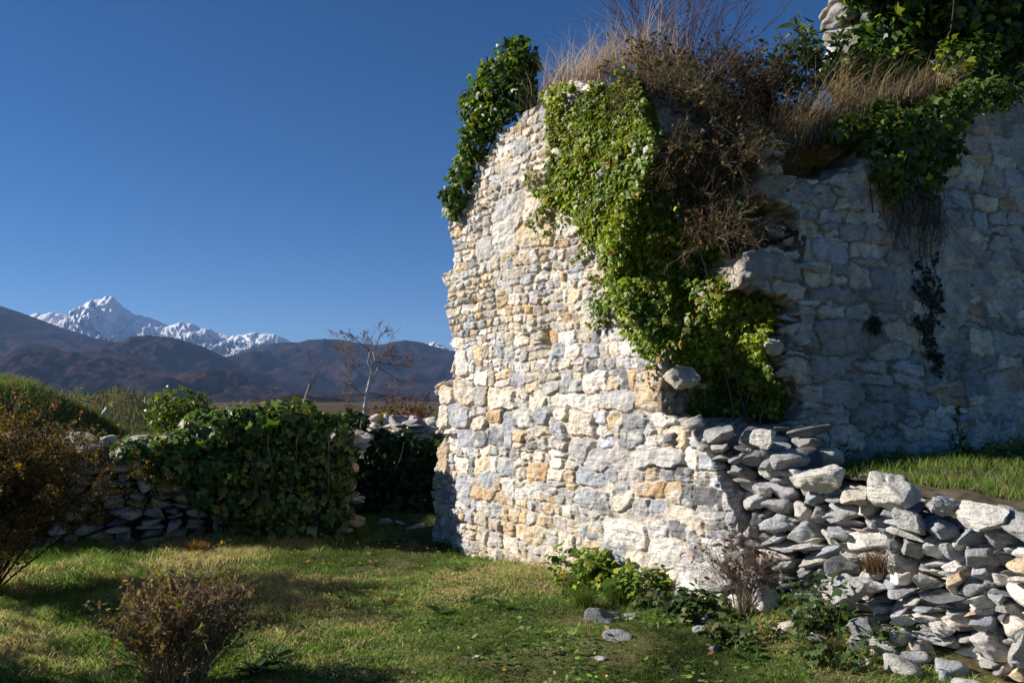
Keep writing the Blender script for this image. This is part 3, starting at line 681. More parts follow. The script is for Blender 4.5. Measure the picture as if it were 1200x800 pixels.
# ------------------------------------------------------------------ terrace behind the dry wall
def terr_h(x, y): return 1.06 + 0.05 * fbm(x * 1.5, y * 1.5, seed=340) + 0.06 * np.clip(wall_side(x, y) - .8, 0, 1.2)
xs = np.arange(0.9, 8, 0.07); ys = np.arange(1.5, 11, 0.07); X, Y = np.meshgrid(xs, ys); Z = terr_h(X, Y)
d2 = -((X - P2[0]) * N2[0] + (Y - P2[1]) * N2[1])
inside = (wall_side(X, Y) > 0.25) & (d2 < 0.35)
fk = inside[:-1, :-1] & inside[1:, :-1] & inside[:-1, 1:] & inside[1:, 1:]; idx = np.arange(X.size).reshape(X.shape)
q = np.stack([idx[:-1, :-1][fk], idx[:-1, 1:][fk], idx[1:, 1:][fk], idx[1:, :-1][fk]], 1)
tag(mesh_obj('terrace_ground', np.stack([X, Y, Z], -1).reshape(-1, 3), q, M_EARTH, None, np.array((.11, .085, .05)), True), 'earth terrace between the dry wall and the shaded wall', 'ground', None, 'structure')

# ------------------------------------------------------------------ dry stone walls
def dry_wall(acc, r, org, e, n, s0, s1, top, hr, wr, cr, colf, sub=4, mask=None, z0=-0.08, prot=(-.035, .05), rough=.085):
    z = z0
    while z < 3:
        h = r.uniform(*hr); s = s0 - r.uniform(0, .2); anyk = False
        while s < s1:
            wd = r.uniform(*wr); sc = s + wd / 2; tz = top(sc)
            if z + h * 0.5 < tz:
                anyk = True
                if mask is None or mask(sc, z + h / 2):
                    parts = [(z + h / 2, h)]
                    if r.random() < .25: parts = [(z + h * .27, h * .54), (z + h * .77, h * .46)]
                    for zc, hh in parts:
                        c = r.uniform(*cr); v, f = rock(r, (wd / 2 * 1.16, c, hh / 2 * 1.28), sub, 16, .72, rough, .15)
                        w_ = v[:, :1] * e - v[:, 1:2] * n + v[:, 2:3] * np.array([0, 0, 1.])
                        acc.add(w_ + org + e * sc + n * (r.uniform(*prot) - c) + np.array([0, 0, zc + .03 * math.sin(sc * 2)]), f, colf(sc, zc, r))
            s += wd
        z += h * .95
        if not anyk: break

dry = thing('dry_stone_wall', 'low collapsed dry stone wall of grey stones running to the right', 'stone wall', (2.4, 5.5, 0))
r5 = np.random.default_rng(15)
ts, tz = w1([770, 800, 850, 885, 905, 925, 950, 1000, 1040, 1075, 1110, 1150, 1200, 1300, 1420, 1600], [500, 505, 512, 512, 530, 552, 565, 588, 590, 602, 618, 622, 630, 650, 670, 690])
dtop = lambda s: np.interp(s, ts, tz)
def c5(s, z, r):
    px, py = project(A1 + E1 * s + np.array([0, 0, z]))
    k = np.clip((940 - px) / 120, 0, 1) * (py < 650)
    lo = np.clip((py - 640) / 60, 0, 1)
    return (1 + .28 * np.clip((px - 930) / 80, 0, 1)) * pick(r, ['grey', 'blue', 'white', 'cream', 'slate', 'dark', 'tan', 'ochre'], [1.3, .7, .95 + 1.0 * lo, .3 + .2 * lo, .8 + 1.0 * k, .18 + .6 * k, .12, .05])  # sunlit look painted in: stone colour brightens towards the right
def mk(s, z):
    px, py = project(A1 + E1 * s + np.array([0, 0, z])); return px > 738 + max(py - 525, 0) * 0.85 + 22 * math.sin(s * 31 + z * 17)
ac = Acc()
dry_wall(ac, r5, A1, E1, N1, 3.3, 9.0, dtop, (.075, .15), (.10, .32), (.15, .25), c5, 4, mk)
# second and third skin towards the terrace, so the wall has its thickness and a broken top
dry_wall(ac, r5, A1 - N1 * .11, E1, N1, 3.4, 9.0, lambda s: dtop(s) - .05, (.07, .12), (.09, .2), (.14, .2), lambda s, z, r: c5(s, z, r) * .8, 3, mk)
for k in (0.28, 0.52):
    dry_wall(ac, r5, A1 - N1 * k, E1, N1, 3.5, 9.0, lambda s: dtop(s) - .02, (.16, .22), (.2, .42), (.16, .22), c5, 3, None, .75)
ac.build('stonework', M_GREY, dry)
bs_, bz_ = np.meshgrid(np.arange(3.4, 9, .06), np.linspace(-.1, 1, 40)); bz_ = bz_ * np.clip(dtop(bs_) - .12, 0, 3); bp_ = A1 + bs_[..., None] * E1 - N1 * (.34 + .03 * fbm(bs_ * 6, bz_ * 6, seed=350))[..., None]; bp_[..., 2] = bz_
idx = np.arange(bs_.size).reshape(bs_.shape); mesh_obj('core_fill', bp_.reshape(-1, 3), np.stack([idx[:-1, :-1], idx[:-1, 1:], idx[1:, 1:], idx[1:, :-1]], -1).reshape(-1, 4), M_EARTH, dry, (.16, .13, .10), True)
# fallen footing under the near stretch
ac = Acc()
for i in range(60):
    s = r5.uniform(3.6, 8.5); d = abs(r5.normal(0, .16)) + .02; p = A1 + E1 * s + N1 * d; sz = r5.uniform(.03, .10)
    v, f = rock(r5, (sz * 1.3, sz, sz * .7), 3, 8, .5, .06, .4); p[2] = ground_h(p[0], p[1]) + sz * .2; ac.add(v + p, f, pick(r5, ['grey', 'white', 'cream', 'slate'], [1, 1, .6, .4]))
ac.build('fallen_rubble', M_GREY, dry)
# loose capstones lying on the wall
caps = [(958, 562, .20, 'white', 'rounded pale capstone, leftmost big one on the dry wall top'), (1042, 572, .21, 'white', 'largest white capstone in the middle of the dry wall'),
        (1098, 592, .14, 'blue', 'blue grey capstone just right of the largest white one'), (1155, 605, .17, 'white', 'flat white capstone near the right edge of the dry wall'),
        (1062, 612, .15, 'grey', 'round dark grey stone below the largest white capstone'), (890, 514, .15, 'white', 'white block lying below the ivy at the tower corner'),
        (1000, 584, .12, 'cream', 'low cream stone between two big pale capstones'), (1195, 615, .15, 'grey', 'capstone cut by the right edge of the picture')]
for px, py, sz, c, lab in caps:
    s, z = w1(px, py); p = A1 + E1 * s - N1 * .04; p[2] = z
    sz *= .9; v, f = rock(r5, (sz * 1.25, sz * .95, sz * .58), 5, 13, .7, .10, .22)
    v = v[:, :1] * E1 - v[:, 1:2] * N1 + v[:, 2:3] * np.array([0, 0, 1.])
    o = mesh_obj('capstone', v, f, M_GREY, None, np.broadcast_to(np.array(PAL[c]), v.shape)); o.location = p
    tag(o, lab, 'stone', 'loose capstones on the dry stone wall')

# left wall
left = thing('stone_wall', 'dark shaded dry stone wall on the left under the earth bank', 'stone wall', (-5, 9.8, 0))
r6 = np.random.default_rng(16); EX = np.array([1., 0, 0]); NF = np.array([0, -1., 0])
LP = np.array([-2.0, 10.45, 0.0]); EL = norm(np.array([.97, .235, 0.0])); NL = np.array([EL[1], -EL[0], 0.0])
def ray_ground(px, py, y0=8.0, y1=16.0):
    d = ray(px, py)
    for Y in np.arange(y0, y1, .03):
        p = EYE + d * (Y / d[1])
        if p[2] < ground_h(p[0], p[1]): return p
    return p
def lw_pt(px, py, o=0.0): return on_plane(px, py, LP, NL) + NL * o
def ltop(s): return float(np.interp(s * .97 - 2, [-12, -6.5, -5.2, -4.6, -3.5, -2.0, -1.8], [1.6, 1.45, 1.22, 1.18, 1.2, 1.28, 1.2]))
c6 = lambda s, z, r: pick(r, ['grey', 'slate', 'tan', 'cream', 'dark'], [1.2, .8, .5, .7, .2]) * 1.05
ac = Acc(); dry_wall(ac, r6, LP, EL, NL, -7.5, 0, ltop, (.08, .15), (.14, .4), (.18, .26), c6, 3)
for k in (.3, .6): dry_wall(ac, r6, LP - NL * k, EL, NL, -7.5, 0, ltop, (.14, .2), (.2, .4), (.18, .22), c6, 3, None, .85)
# the end of the wall at the passage
dry_wall(ac, r6, LP, -NL, EL, .1, .9, lambda s: 1.1, (.1, .16), (.2, .35), (.15, .2), c6, 3)
ac.build('stonework', M_GREY, left)
for px, py, dx, sz, c, lab in [(100, 520, 0, .26, 'cream', 'long flat pale stone on the top of the left wall'), (128, 521, 0, .13, 'white', 'small pale block beside the long flat stone on the left wall'), (125, 482, .9, .10, 'white', 'white stone sticking out of the grassy bank at left'), (78, 520, 0, .1, 'white', 'small stone on the left wall behind the rusty bush')]:
    p = lw_pt(px, py, -.1) if dx == 0 else ray_ground(px, py, 10.2); v, f = rock(r6, (sz, sz * .7, sz * .42 if sz > .2 else sz * .8), 4, 8, .5, .05, .15)
    o = mesh_obj('loose_stone', v, f, M_GREY, None, np.broadcast_to(np.array(PAL[c]) * .9, v.shape)); o.location = p; tag(o, lab, 'stone', 'loose stones on the left wall and bank')

# back wall beyond the passage
backw = thing('stone_wall', 'pale stone wall closing the passage behind, sunlit along its top', 'stone wall', (-1.8, 13, 0))
r7 = np.random.default_rng(17); BY = 12.9
c7 = lambda s, z, r: pick(r, ['grey', 'white', 'cream', 'slate'], [1, .9, .5, .3])
btop = lambda s: 1.22 + .06 * math.sin(s * 3)
ac = Acc(); dry_wall(ac, r7, np.array([0, BY, 0.]), EX, NF, -5, 0.6, btop, (.09, .14), (.12, .32), (.18, .26), c7, 3)
for k in (.25, .5, .75): dry_wall(ac, r7, np.array([0, BY + k, 0.]), EX, NF, -5, 0.6, lambda s: btop(s) + k * .22, (.12, .16), (.15, .32), (.18, .22), c7, 3, None, .85)
ac.build('stonework', M_GREY, backw)

# ------------------------------------------------------------------ rocks lying in the grass
r8 = np.random.default_rng(18)
RK = [(711, 728, .17, .10, 'dark', 'dark grey slab half sunk in the grass'), (722, 748, .11, .06, 'slate', 'smaller slate stone just below the dark slab'), (738, 724, .07, .05, 'slate', 'small slate stone right of the dark slab'),
      (557, 771, .04, .02, 'cream', 'flat pale stone lying in the lawn'), (704, 772, .05, .02, 'grey', 'flat grey stone below the slate stone'),
      (820, 736, .06, .035, 'grey', 'white stone in the weeds beside the dry shrub'), (683, 687, .05, .035, 'cream', 'cream stone at the edge of the nettles'), (835, 762, .05, .04, 'slate', 'slate pebble in the grass in front of the dry wall'),
      (448, 612, .13, .05, 'white', 'larger white stone in the dark passage'), (470, 614, .09, .04, 'white', 'smaller white stone in the passage'), (425, 614, .08, .03, 'cream', 'flat stone by the ivy at the passage'), (485, 618, .18, .03, 'cream', 'low flat slab in the passage floor'),
      (800, 682, .10, .08, 'cream', 'tan stone at the foot of the tower'), (970, 745, .17, .12, 'blue', 'pale boulder in the bank below the dry wall'), (1000, 690, .14, .12, 'grey', 'grey boulder low in the dry wall bank'), (1030, 750, .14, .16, 'slate', 'leaning grey stone at the dry wall foot'), (905, 700, .12, .1, 'white', 'white lime stained boulder behind the dry shrub'), (850, 672, .16, .13, 'white', 'big white lime covered stone at the tower foot')]
for px, py, sx, sz, c, lab in RK:
    p = on_ground(px, py, 0.0); p = on_ground(px, py, float(ground_h(p[0], p[1])))
    if px > 830 and py < 760:
        s, z = w1(px, py); p = A1 + E1 * s + N1 * .10; p[2] = z
    v, f = rock(r8, (sx, sx * .8, sz), 4, 9, .35, .07, .2)
    o = mesh_obj('rock', v, f, M_GREY, None, np.broadcast_to(np.array(PAL[c]), v.shape)); o.location = p; tag(o, lab, 'rock', 'rocks lying in the grass')

# ------------------------------------------------------------------ ivy
GREEN = (.065, .115, .02); LIME = (.25, .30, .022); DARKG = (.025, .052, .014); YEL = [(.34, .27, .03), (.30, .15, .02), (.26, .24, .06)]

def ivy_on(parent, pts, nrm, r, size, cols, thick, down=1.0, loose=.55, name='foliage', mat=None):
    """leaf layers lying over a surface like shingles, in lumps"""
    n = len(pts)
    lump = 0.5 + 0.5 * fbm(pts[:, 0] * 3.2, pts[:, 1] * 3.2, pts[:, 2] * 3.2, seed=r.integers(999), oct=3)
    off = thick * np.clip(lump, .15, 1.3) * r.uniform(.25, 1, n) ** .6
    p = pts + nrm * off[:, None] + r.normal(0, .012, (n, 3))
    nn = norm(nrm + r.normal(0, loose, (n, 3)) + np.array([0, 0, .35]))
    tip = np.array([0, 0, -down]) + r.normal(0, .45, (n, 3))
    v, f, c = leaves(p, nn, tip, size * np.exp(r.normal(0, .28, n)), cols)
    return mesh_obj(name, v, f, mat or M_LEAF, parent, c)

def stems(parent, lines, r, rad, col):
    for a in lines:
        ac = Acc(); tube(ac, a, np.linspace(rad, rad * .4, len(a)), np.asarray(col) * r.uniform(.7, 1.3), 5); ac.build('stem', M_BARK, parent)

def sample_w1(poly, n, r, f=w1, org=A1, e=E1, nr=N1):
    poly = np.array(poly, float); x0, y0 = poly.min(0); x1, y1 = poly.max(0)
    out = np.empty((0, 2))
    while len(out) < n:
        q = np.stack([r.uniform(x0, x1, n * 2), r.uniform(y0, y1, n * 2)], 1)
        q = q[fbm(q[:, 0] / 16, q[:, 1] / 16, seed=405, oct=3) < .5]; wv = 15 * np.stack([fbm(q[:, 0] / 22, q[:, 1] / 22, seed=401, oct=3, gain=.6), fbm(q[:, 0] / 22, q[:, 1] / 22, seed=402, oct=3, gain=.6)], 1) * (1 if len(poly) > 8 else .4)
        out = np.concatenate([out, q[in_poly(q[:, 0] + wv[:, 0], q[:, 1] + wv[:, 1], poly)]])
    out = out[:n]; s, z = f(out[:, 0], out[:, 1])
    p = org + s[:, None] * e; p[:, 2] = z
    return p, np.broadcast_to(nr, p.shape), out

# the bright curtain on the lit wall and the broken corner
r9 = np.random.default_rng(19)
cur = thing('ivy', 'bright yellow green curtain of ivy hanging down the sunny tower wall', 'ivy', A1 + E1 * 2.6 + np.array([0, 0, 2.]))
CUR = [(640, 120), (660, 95), (700, 72), (735, 82), (770, 92), (800, 105), (812, 135), (785, 170), (778, 190), (800, 225), (815, 262), (850, 285), (862, 330), (840, 350), (800, 400), (785, 415), (745, 405), (722, 372), (715, 325), (700, 285), (672, 248), (648, 236), (640, 200), (645, 160)]
p1, nn1, q1 = sample_w1(CUR, 30000, r9)
# clear the stones that look out of the ivy
clr = np.ones(len(p1), bool)
for px, py, rr in [(766, 178, 11), (708, 200, 9), (690, 108, 6)]: clr &= np.hypot(q1[:, 0] - px, q1[:, 1] - py) > rr
p1, nn1, q1 = p1[clr], nn1[clr], q1[clr]
n2_ = 22000; kk = r9.uniform(-.12, .97, n2_ * 3); zc = r9.uniform(1.5, 4.5, n2_ * 3)
pc = core_pt(kk, zc); pxx, pyy = project(pc); clr = in_poly(q1[:, 0], q1[:, 1], W1P); p1, nn1, q1 = p1[clr], nn1[clr], q1[clr]
CORE_POLY = [(775, 330), (850, 280), (862, 325), (922, 352), (925, 378), (905, 415), (920, 450), (935, 480), (915, 500), (870, 503), (815, 490), (835, 450), (800, 425), (770, 412)]
wv_ = 7 * vnoise(pxx / 14, pyy / 14, seed=403); kp = in_poly(pxx + wv_, pyy, CORE_POLY) | in_poly(pxx + wv_, pyy, CUR); kp &= np.hypot(pxx - 766, pyy - 178) > 10; pc = pc[kp][:n2_]; qx, qy = pxx[kp][:n2_], pyy[kp][:n2_]
pc = pc + norm(np.array([-.55, -.8, .25])) * r9.uniform(0, .22, (len(pc), 1)); pts = np.concatenate([p1, pc]); nrm_ = np.concatenate([nn1, np.broadcast_to(norm(np.array([-.55, -.8, .25])), pc.shape)])
qpx = np.concatenate([q1, np.stack([qx, qy], 1)])
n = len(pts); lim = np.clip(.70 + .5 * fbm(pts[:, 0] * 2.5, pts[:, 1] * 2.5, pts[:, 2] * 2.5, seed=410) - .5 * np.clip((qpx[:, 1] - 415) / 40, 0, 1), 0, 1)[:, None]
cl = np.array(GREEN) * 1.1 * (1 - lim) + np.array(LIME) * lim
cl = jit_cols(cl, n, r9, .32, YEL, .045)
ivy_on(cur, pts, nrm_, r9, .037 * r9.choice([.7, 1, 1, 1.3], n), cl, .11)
lines = []
RP, RN_ = [], []
for i in range(26):
    a0_ = CUR[12 + int(r9.integers(0, 11))]; s0_, z0_ = w1(a0_[0] - 4, a0_[1]); dd_ = np.array([-r9.uniform(.2, 1), r9.uniform(-1, .5)]); dd_ /= np.linalg.norm(dd_); L_ = r9.uniform(.12, .45)
    pts_ = []
    for k_ in range(9):
        dd_ = dd_ + r9.normal(0, .25, 2); dd_ /= np.linalg.norm(dd_); s0_ += dd_[0] * L_ / 8; z0_ += dd_[1] * L_ / 8; pts_.append(A1 + E1 * s0_ + N1 * .045 + np.array([0, 0, z0_]))
    RP.append(np.repeat(np.array(pts_), 3, 0))
RP = np.concatenate(RP) + r9.normal(0, .015, (26 * 27, 3))
ivy_on(cur, RP, np.broadcast_to(N1, RP.shape), r9, .04, jit_cols((.10, .15, .022), len(RP), r9, .3, YEL + [LIME], .4), .02)
for i in range(4):
    a = r9.uniform(765, 820); s, z = w1(a, 330); p0 = core_pt(np.array(r9.uniform(.1, .6)), np.array(z - r9.uniform(.0, .3))) + np.array([-.02, -.06, 0])
    l, _ = wander(p0, np.array([0, 0, 1.]) + N1 * .05 + E1 * r9.normal(-.25, .1), 1.3, 10, r9, .10); lines.append(l)
s, z = w1(808, 300); p0 = core_pt(np.array(.55), np.array(z - .3)) + np.array([-.05, -.12, 0])
lines.append(wander(p0, (-.05, 0, 1), .55, 6, r9, .1)[0])
stems(cur, lines, r9, .014, (.18, .12, .08))

# the dark ivy under it in the corner
crn = thing('ivy', 'dark green ivy bush in the shade at the foot of the broken corner', 'ivy', at_y(872, 505, 7.2))
n = 6500; kk = r9.uniform(.15, .95, n * 3); zc = r9.uniform(1.35, 2.05, n * 3); pc = core_pt(kk, zc); pxx, pyy = project(pc)
kp = in_poly(pxx, pyy, [(840, 425), (905, 420), (922, 455), (936, 482), (915, 500), (870, 505), (815, 492), (822, 470)]); pc = pc[kp][:n]
ivy_on(crn, pc, np.broadcast_to(norm(np.array([-.4, -.85, .3])), pc.shape), r9, .05, jit_cols(GREEN, len(pc), r9, .3, [LIME], .12), .26)
stems(crn, [wander(at_y(860 + 10 * i, 500, 7.3), (0, -.1, 1), .7, 6, r9, .15)[0] for i in range(4)], r9, .012, (.12, .09, .06))

def blob_ivy(parent, blobs, r, dens, size, base, alt, pa, var=.28, down=.5, loose=.6, shell=.75, name='foliage', tm=IVY, tf=IVY_F):
    """leaves in and on lumps: blobs = (centre, radii)"""
    P, Nn, Cc = [], [], []
    for c, rad in blobs:
        rad = np.asarray(rad, float); n = int(dens * (rad[0] * rad[1] + rad[1] * rad[2] + rad[0] * rad[2]) * 4)
        d = rand_dirs(n, r); f = shell + (1 - shell) * r.random(n) ** .5
        l = 1 + .30 * fbm(d[:, 0] * 2.4 + c[0] * 3, d[:, 1] * 2.4 + c[1] * 3, d[:, 2] * 2.4, seed=int(r.integers(999)), oct=3)
        f = np.where(r.random(n) < .06, f * r.uniform(1.0, 1.22, n), f)
        P.append(np.asarray(c) + d * rad * (f * l)[:, None]); Nn.append(norm(d / rad))
        Cc.append(jit_cols(base, n, r, var, alt, pa))
    P, Nn, Cc = np.concatenate(P), np.concatenate(Nn), np.concatenate(Cc); n = len(P)
    nn = norm(Nn + r.normal(0, loose, (n, 3)) + np.array([0, 0, .3])); tip = np.array([0, 0, -down]) + r.normal(0, .6, (n, 3)) + Nn * .3
    v, f, c = leaves(P, nn, tip, size * np.exp(r.normal(0, .36, n)), Cc, tm, tf)
    return mesh_obj(name, v, f, M_LEAF, parent, c)

# bushy ivy standing on the left top of the tower
tl = thing('ivy', 'dark bushy ivy crowning the left top corner of the tower', 'ivy', at_y(575, 200, 9.6))
B = [(at_y(600, 82, 9.15), (.25, .28, .30)), (at_y(612, 108, 9.1), (.16, .2, .25)), (at_y(578, 105, 9.3), (.26, .3, .30)), (at_y(565, 135, 9.45), (.24, .3, .28)), (at_y(556, 165, 9.6), (.18, .25, .25)), (at_y(545, 195, 9.75), (.14, .2, .22)), (at_y(540, 222, 9.85), (.14, .18, .2)), (at_y(530, 240, 9.95), (.11, .15, .17)), (at_y(590, 128, 9.2), (.2, .2, .2)), (at_y(622, 72, 9.1), (.10, .12, .14)), (at_y(608, 56, 9.15), (.12, .14, .13)), (at_y(548, 118, 9.5), (.10, .12, .10)), (at_y(530, 205, 9.85), (.07, .1, .08)), (at_y(574, 82, 9.3), (.12, .14, .1)), (at_y(626, 130, 9.0), (.08, .1, .12)), (at_y(522, 228, 9.95), (.07, .1, .09))]
blob_ivy(tl, B, r9, 800, .052, GREEN, [LIME, DARKG, (.12, .18, .03)], .45, shell=.5)
stems(tl, [wander(at_y(560 + 8 * i, 200 - 8 * i, 9.5), (.25, .1, 1), .5, 7, r9, .12)[0] for i in range(5)], r9, .015, (.14, .1, .07))

# ivy on the top of the shaded wall
def w2p(px, py, out=0.0):
    s, z = w2(px, py); p = P2 + s * E2 + N2 * out; p[2] = z; return p
rt = thing('ivy', 'dark ivy mound spilling over the top of the shaded wall', 'ivy', w2p(1050, 230))
B = [(w2p(1035, 150, -.05), (.22, .28, .22)), (w2p(1030, 190, .05), (.22, .22, .26)), (w2p(1060, 165, 0), (.26, .26, .26)), (w2p(1095, 140, 0), (.28, .26, .2)), (w2p(1040, 222, .06), (.14, .14, .14)), (w2p(1075, 205, .05), (.18, .16, .2)), (w2p(1120, 120, 0), (.26, .28, .18)), (w2p(1160, 112, -.05), (.3, .3, .16)), (w2p(1105, 175, .04), (.14, .14, .18)), (w2p(1210, 95, -.05), (.35, .3, .18)), (w2p(1000, 150, -.1), (.16, .16, .14))]
blob_ivy(rt, B, r9, 620, .058, (.085, .14, .028), [LIME, (.12, .15, .04), GREEN], .45)
stems(rt, [wander(w2p(1020 + 12 * i, 250, .03), (0, 0, 1), .7, 6, r9, .12)[0] for i in range(6)], r9, .008, (.12, .09, .07))
# ivy over the upper stump
us = thing('ivy', 'heavy ivy thicket over the wall stump at the top right', 'ivy', at_y(1070, 90, 9.0))
B = [(at_y(x, y, 9.0 + .15 * r9.normal()), (.34, .3, .3)) for x, y in [(1020, 60), (1015, 95), (1025, 15), (1050, 40), (1060, 90), (1075, 0), (1095, 60), (1120, 20), (1130, 80), (1160, 50), (1180, 0), (1195, 75), (1230, 30), (1010, -30), (1060, -50), (1120, -40), (1200, -50), (1260, 70), (1290, 0)]]
blob_ivy(us, B, r9, 430, .075, GREEN, [LIME, DARKG], .3, shell=.6)
stems(us, [wander(at_y(1010 + 30 * i, 110, 9.1), (0, -.1, 1), 1.4, 8, r9, .15)[0] for i in range(7)], r9, .014, (.12, .09, .07))
# thin strand down the shaded wall
sn = thing('ivy', 'thin dark ivy strand hanging down the middle of the shaded wall', 'ivy', w2p(1083, 300))
p, nn, _ = sample_w1([(1068, 290), (1088, 305), (1104, 292), (1098, 340), (1100, 385), (1100, 440), (1085, 442), (1082, 395), (1070, 370), (1072, 330)], 420, r9, w2, P2, E2, N2)
ivy_on(sn, p, nn, r9, .045, jit_cols((.03, .05, .022), len(p), r9, .25), .05)
stems(sn, [np.stack([w2p(1085 + 6 * math.sin(y / 17) + k, y, .04) for y in range(230, 440, 14)]) for k in (-6, 0, 7)], r9, .006, (.10, .08, .06))
sn2 = thing('ivy', 'tiny ivy tuft in a joint of the shaded wall', 'ivy', w2p(1022, 380)); p, nn, _ = sample_w1([(1014, 372), (1030, 370), (1030, 392), (1016, 394)], 70, r9, w2, P2, E2, N2)
ivy_on(sn2, p, nn, r9, .04, jit_cols((.03, .05, .02), len(p), r9, .25), .05)
# withered roots under the mound
wr = thing('dead_ivy', 'withered brown ivy stems hanging from the top of the shaded wall', 'ivy', w2p(1065, 240)); ac = Acc()
for i in range(170):
    l, _ = wander(w2p(r9.uniform(1030, 1100), r9.uniform(215, 262), r9.uniform(.02, .12)), (r9.normal(0, .4), -.1, -1), r9.uniform(.15, .5), 5, r9, .25)
    tube(ac, l, np.linspace(.004, .0015, len(l)), np.array((.14, .11, .085)) * r9.uniform(.6, 1.3), 3)
tag(ac.build('stem', M_BARK, wr), kind='stuff')

# ivy over the left wall
r10 = np.random.default_rng(20)
lw = thing('ivy', 'thick dark ivy blanket draped over the end of the left wall', 'ivy', (-3.0, 9.6, 0))
B = []
for x, y, rr in [(218, 518, .24), (182, 526, .19), (152, 526, .15), (195, 548, .2), (250, 505, .34), (285, 500, .36), (320, 495, .36), (350, 500, .36), (380, 510, .33), (398, 530, .22), (255, 545, .34), (290, 545, .38), (325, 540, .38), (360, 545, .36), (392, 560, .25), (265, 580, .32), (300, 585, .36), (340, 585, .36), (375, 590, .32), (396, 600, .2), (285, 612, .24), (330, 612, .26), (370, 612, .24), (225, 545, .24), (205, 540, .2), (335, 490, .25), (240, 575, .2)]:
    B.append((lw_pt(x, y, .06 + r10.normal(0, .05)), (rr, rr * .75, rr * .74)))
blob_ivy(lw, B, r10, 600, .066 * r10.choice([.7, 1, 1.3], 1)[0] if False else .068, (.095, .16, .04), [(.19, .25, .04), GREEN, (.11, .16, .08), (.16, .15, .05)], .5, shell=.8)
B = [(lw_pt(x, y, .05), (.13, .14, .09)) for x, y in [(300, 488), (330, 484), (355, 490), (275, 486), (385, 492), (320, 484), (365, 490), (255, 525), (275, 560), (300, 520)]]
blob_ivy(lw, B, r10, 500, .068, (.11, .15, .022), [LIME, GREEN], .6)
stems(lw, [wander(lw_pt(235 + 20 * i, 620, .05), (0, -.2, 1), 1.3, 8, r10, .15)[0] for i in range(8)], r10, .014, (.12, .09, .07))
# ivy on the back wall
bi = thing('ivy', 'dark ivy covering the shaded face of the back wall in the passage', 'ivy', (-2, 12.8, 0))
B = [(at_y(x, y, 12.75), (.32, .16, .3)) for x, y in [(425, 525), (450, 528), (475, 530), (500, 532), (420, 555), (448, 555), (478, 558), (505, 560), (425, 585), (455, 585), (485, 585), (515, 550), (405, 540)]]
B += [(at_y(x, y, 12.9), (.25, .25, .14)) for x, y in [(415, 495), (400, 500)]]
blob_ivy(bi, B, r10, 330, .085, (.03, .055, .018), [GREEN, (.06, .09, .03)], .3)
stems(bi, [wander(at_y(420 + 20 * i, 598, 12.8), (0, -.1, 1), 1.2, 7, r10, .15)[0] for i in range(5)], r10, .012, (.12, .09, .07))

# ------------------------------------------------------------------ shrubs
def shrub(name, label, base, rad, hgt, nst, r, bark, leafn, lsize, lbase, lalt, pa, lvl=2, kids=4, cz=.55, spread=.7, tm=OVAL, tf=OVAL_F, rad0=.008, cat='shrub', group=None, mat=None, up=.1, grav=0.0, shrink=.5, bend=.15, bs=.18):
    t = thing(name, label, cat, base, group); ac = Acc(); tips = []
    for i in range(nst):
        az = r.uniform(0, 2 * math.pi); o_ = r.random() ** .5
        d = np.array([math.cos(az) * o_ * rad[0], math.sin(az) * o_ * rad[1], hgt * math.sqrt(max(1 - o_ * o_ * .55, .1))]); L = np.linalg.norm(d) * r.uniform(.75, 1.02)
        b0 = np.array(base) + np.array([math.cos(az) * rad[0], math.sin(az) * rad[1], 0]) * bs * (r.random() ** .5 if bs > .3 else r.random())
        branch(ac, tips, b0, d / np.linalg.norm(d), L, rad0 * r.uniform(.6, 1.2), lvl, r, lambda q: np.asarray(bark) * q.uniform(.6, 1.4), kids, spread, bend, up, shrink, 5, 4, grav)
    ac.build('branches', M_BARK, t)
    if leafn:
        p = tip_points(tips, leafn, r); n = leafn
        v, f, c = leaves(p + r.normal(0, .01, (n, 3)), rand_dirs(n, r) + np.array([0, 0, .4]), rand_dirs(n, r) + np.array([0, 0, .2]), lsize * np.exp(r.normal(0, .3, n)), jit_cols(lbase, n, r, .3, lalt, pa), tm, tf)
        mesh_obj('foliage', v, f, mat or M_DRY, t, c)
    return t
r11 = np.random.default_rng(21)
RUST = (.16, .07, .03)
g = on_ground(10, 695); shrub('shrub', 'rusty brown autumn bush filling the left edge', (g[0] - .22, g[1], 0), (.62, .7), 1.36, 110, r11, (.06, .045, .035), 85000, .023, (.13, .10, .04), [(.24, .18, .035), (.07, .06, .02), (.26, .11, .025)], .35, lvl=3, kids=4, shrink=.48)
g = on_ground(208, 797); shrub('shrub', 'small bare brown bush with a few green leaves in the foreground', (g[0], g[1], 0), (.22, .25), 0.60, 150, r11, (.26, .19, .13), 4200, .028, (.21, .135, .055), [(.13, .16, .02), (.30, .2, .05), (.10, .06, .03)], .4, lvl=2, kids=5, shrink=.36, rad0=.0055, bs=.75)
shrub('shrub', 'leafy bush standing left of the picture', (-5.1, 5.15, 0), (.9, .5), 1.35, 26, r11, (.06, .045, .035), 5000, .05, (.10, .06, .022), [(.2, .13, .02)], .4, lvl=3, kids=3, shrink=.48)
s, z = w1(893, 690); p = A1 + E1 * s + N1 * .22; p[2] = ground_h(p[0], p[1]) ; shrub('shrub', 'dry twiggy brown shrub growing against the dry stone wall', p, (.24, .2), .58, 26, r11, (.12, .085, .075), 260, .03, (.16, .08, .05), [(.06, .09, .02)], .25, lvl=2, kids=6, shrink=.45, rad0=.0035, spread=.8)
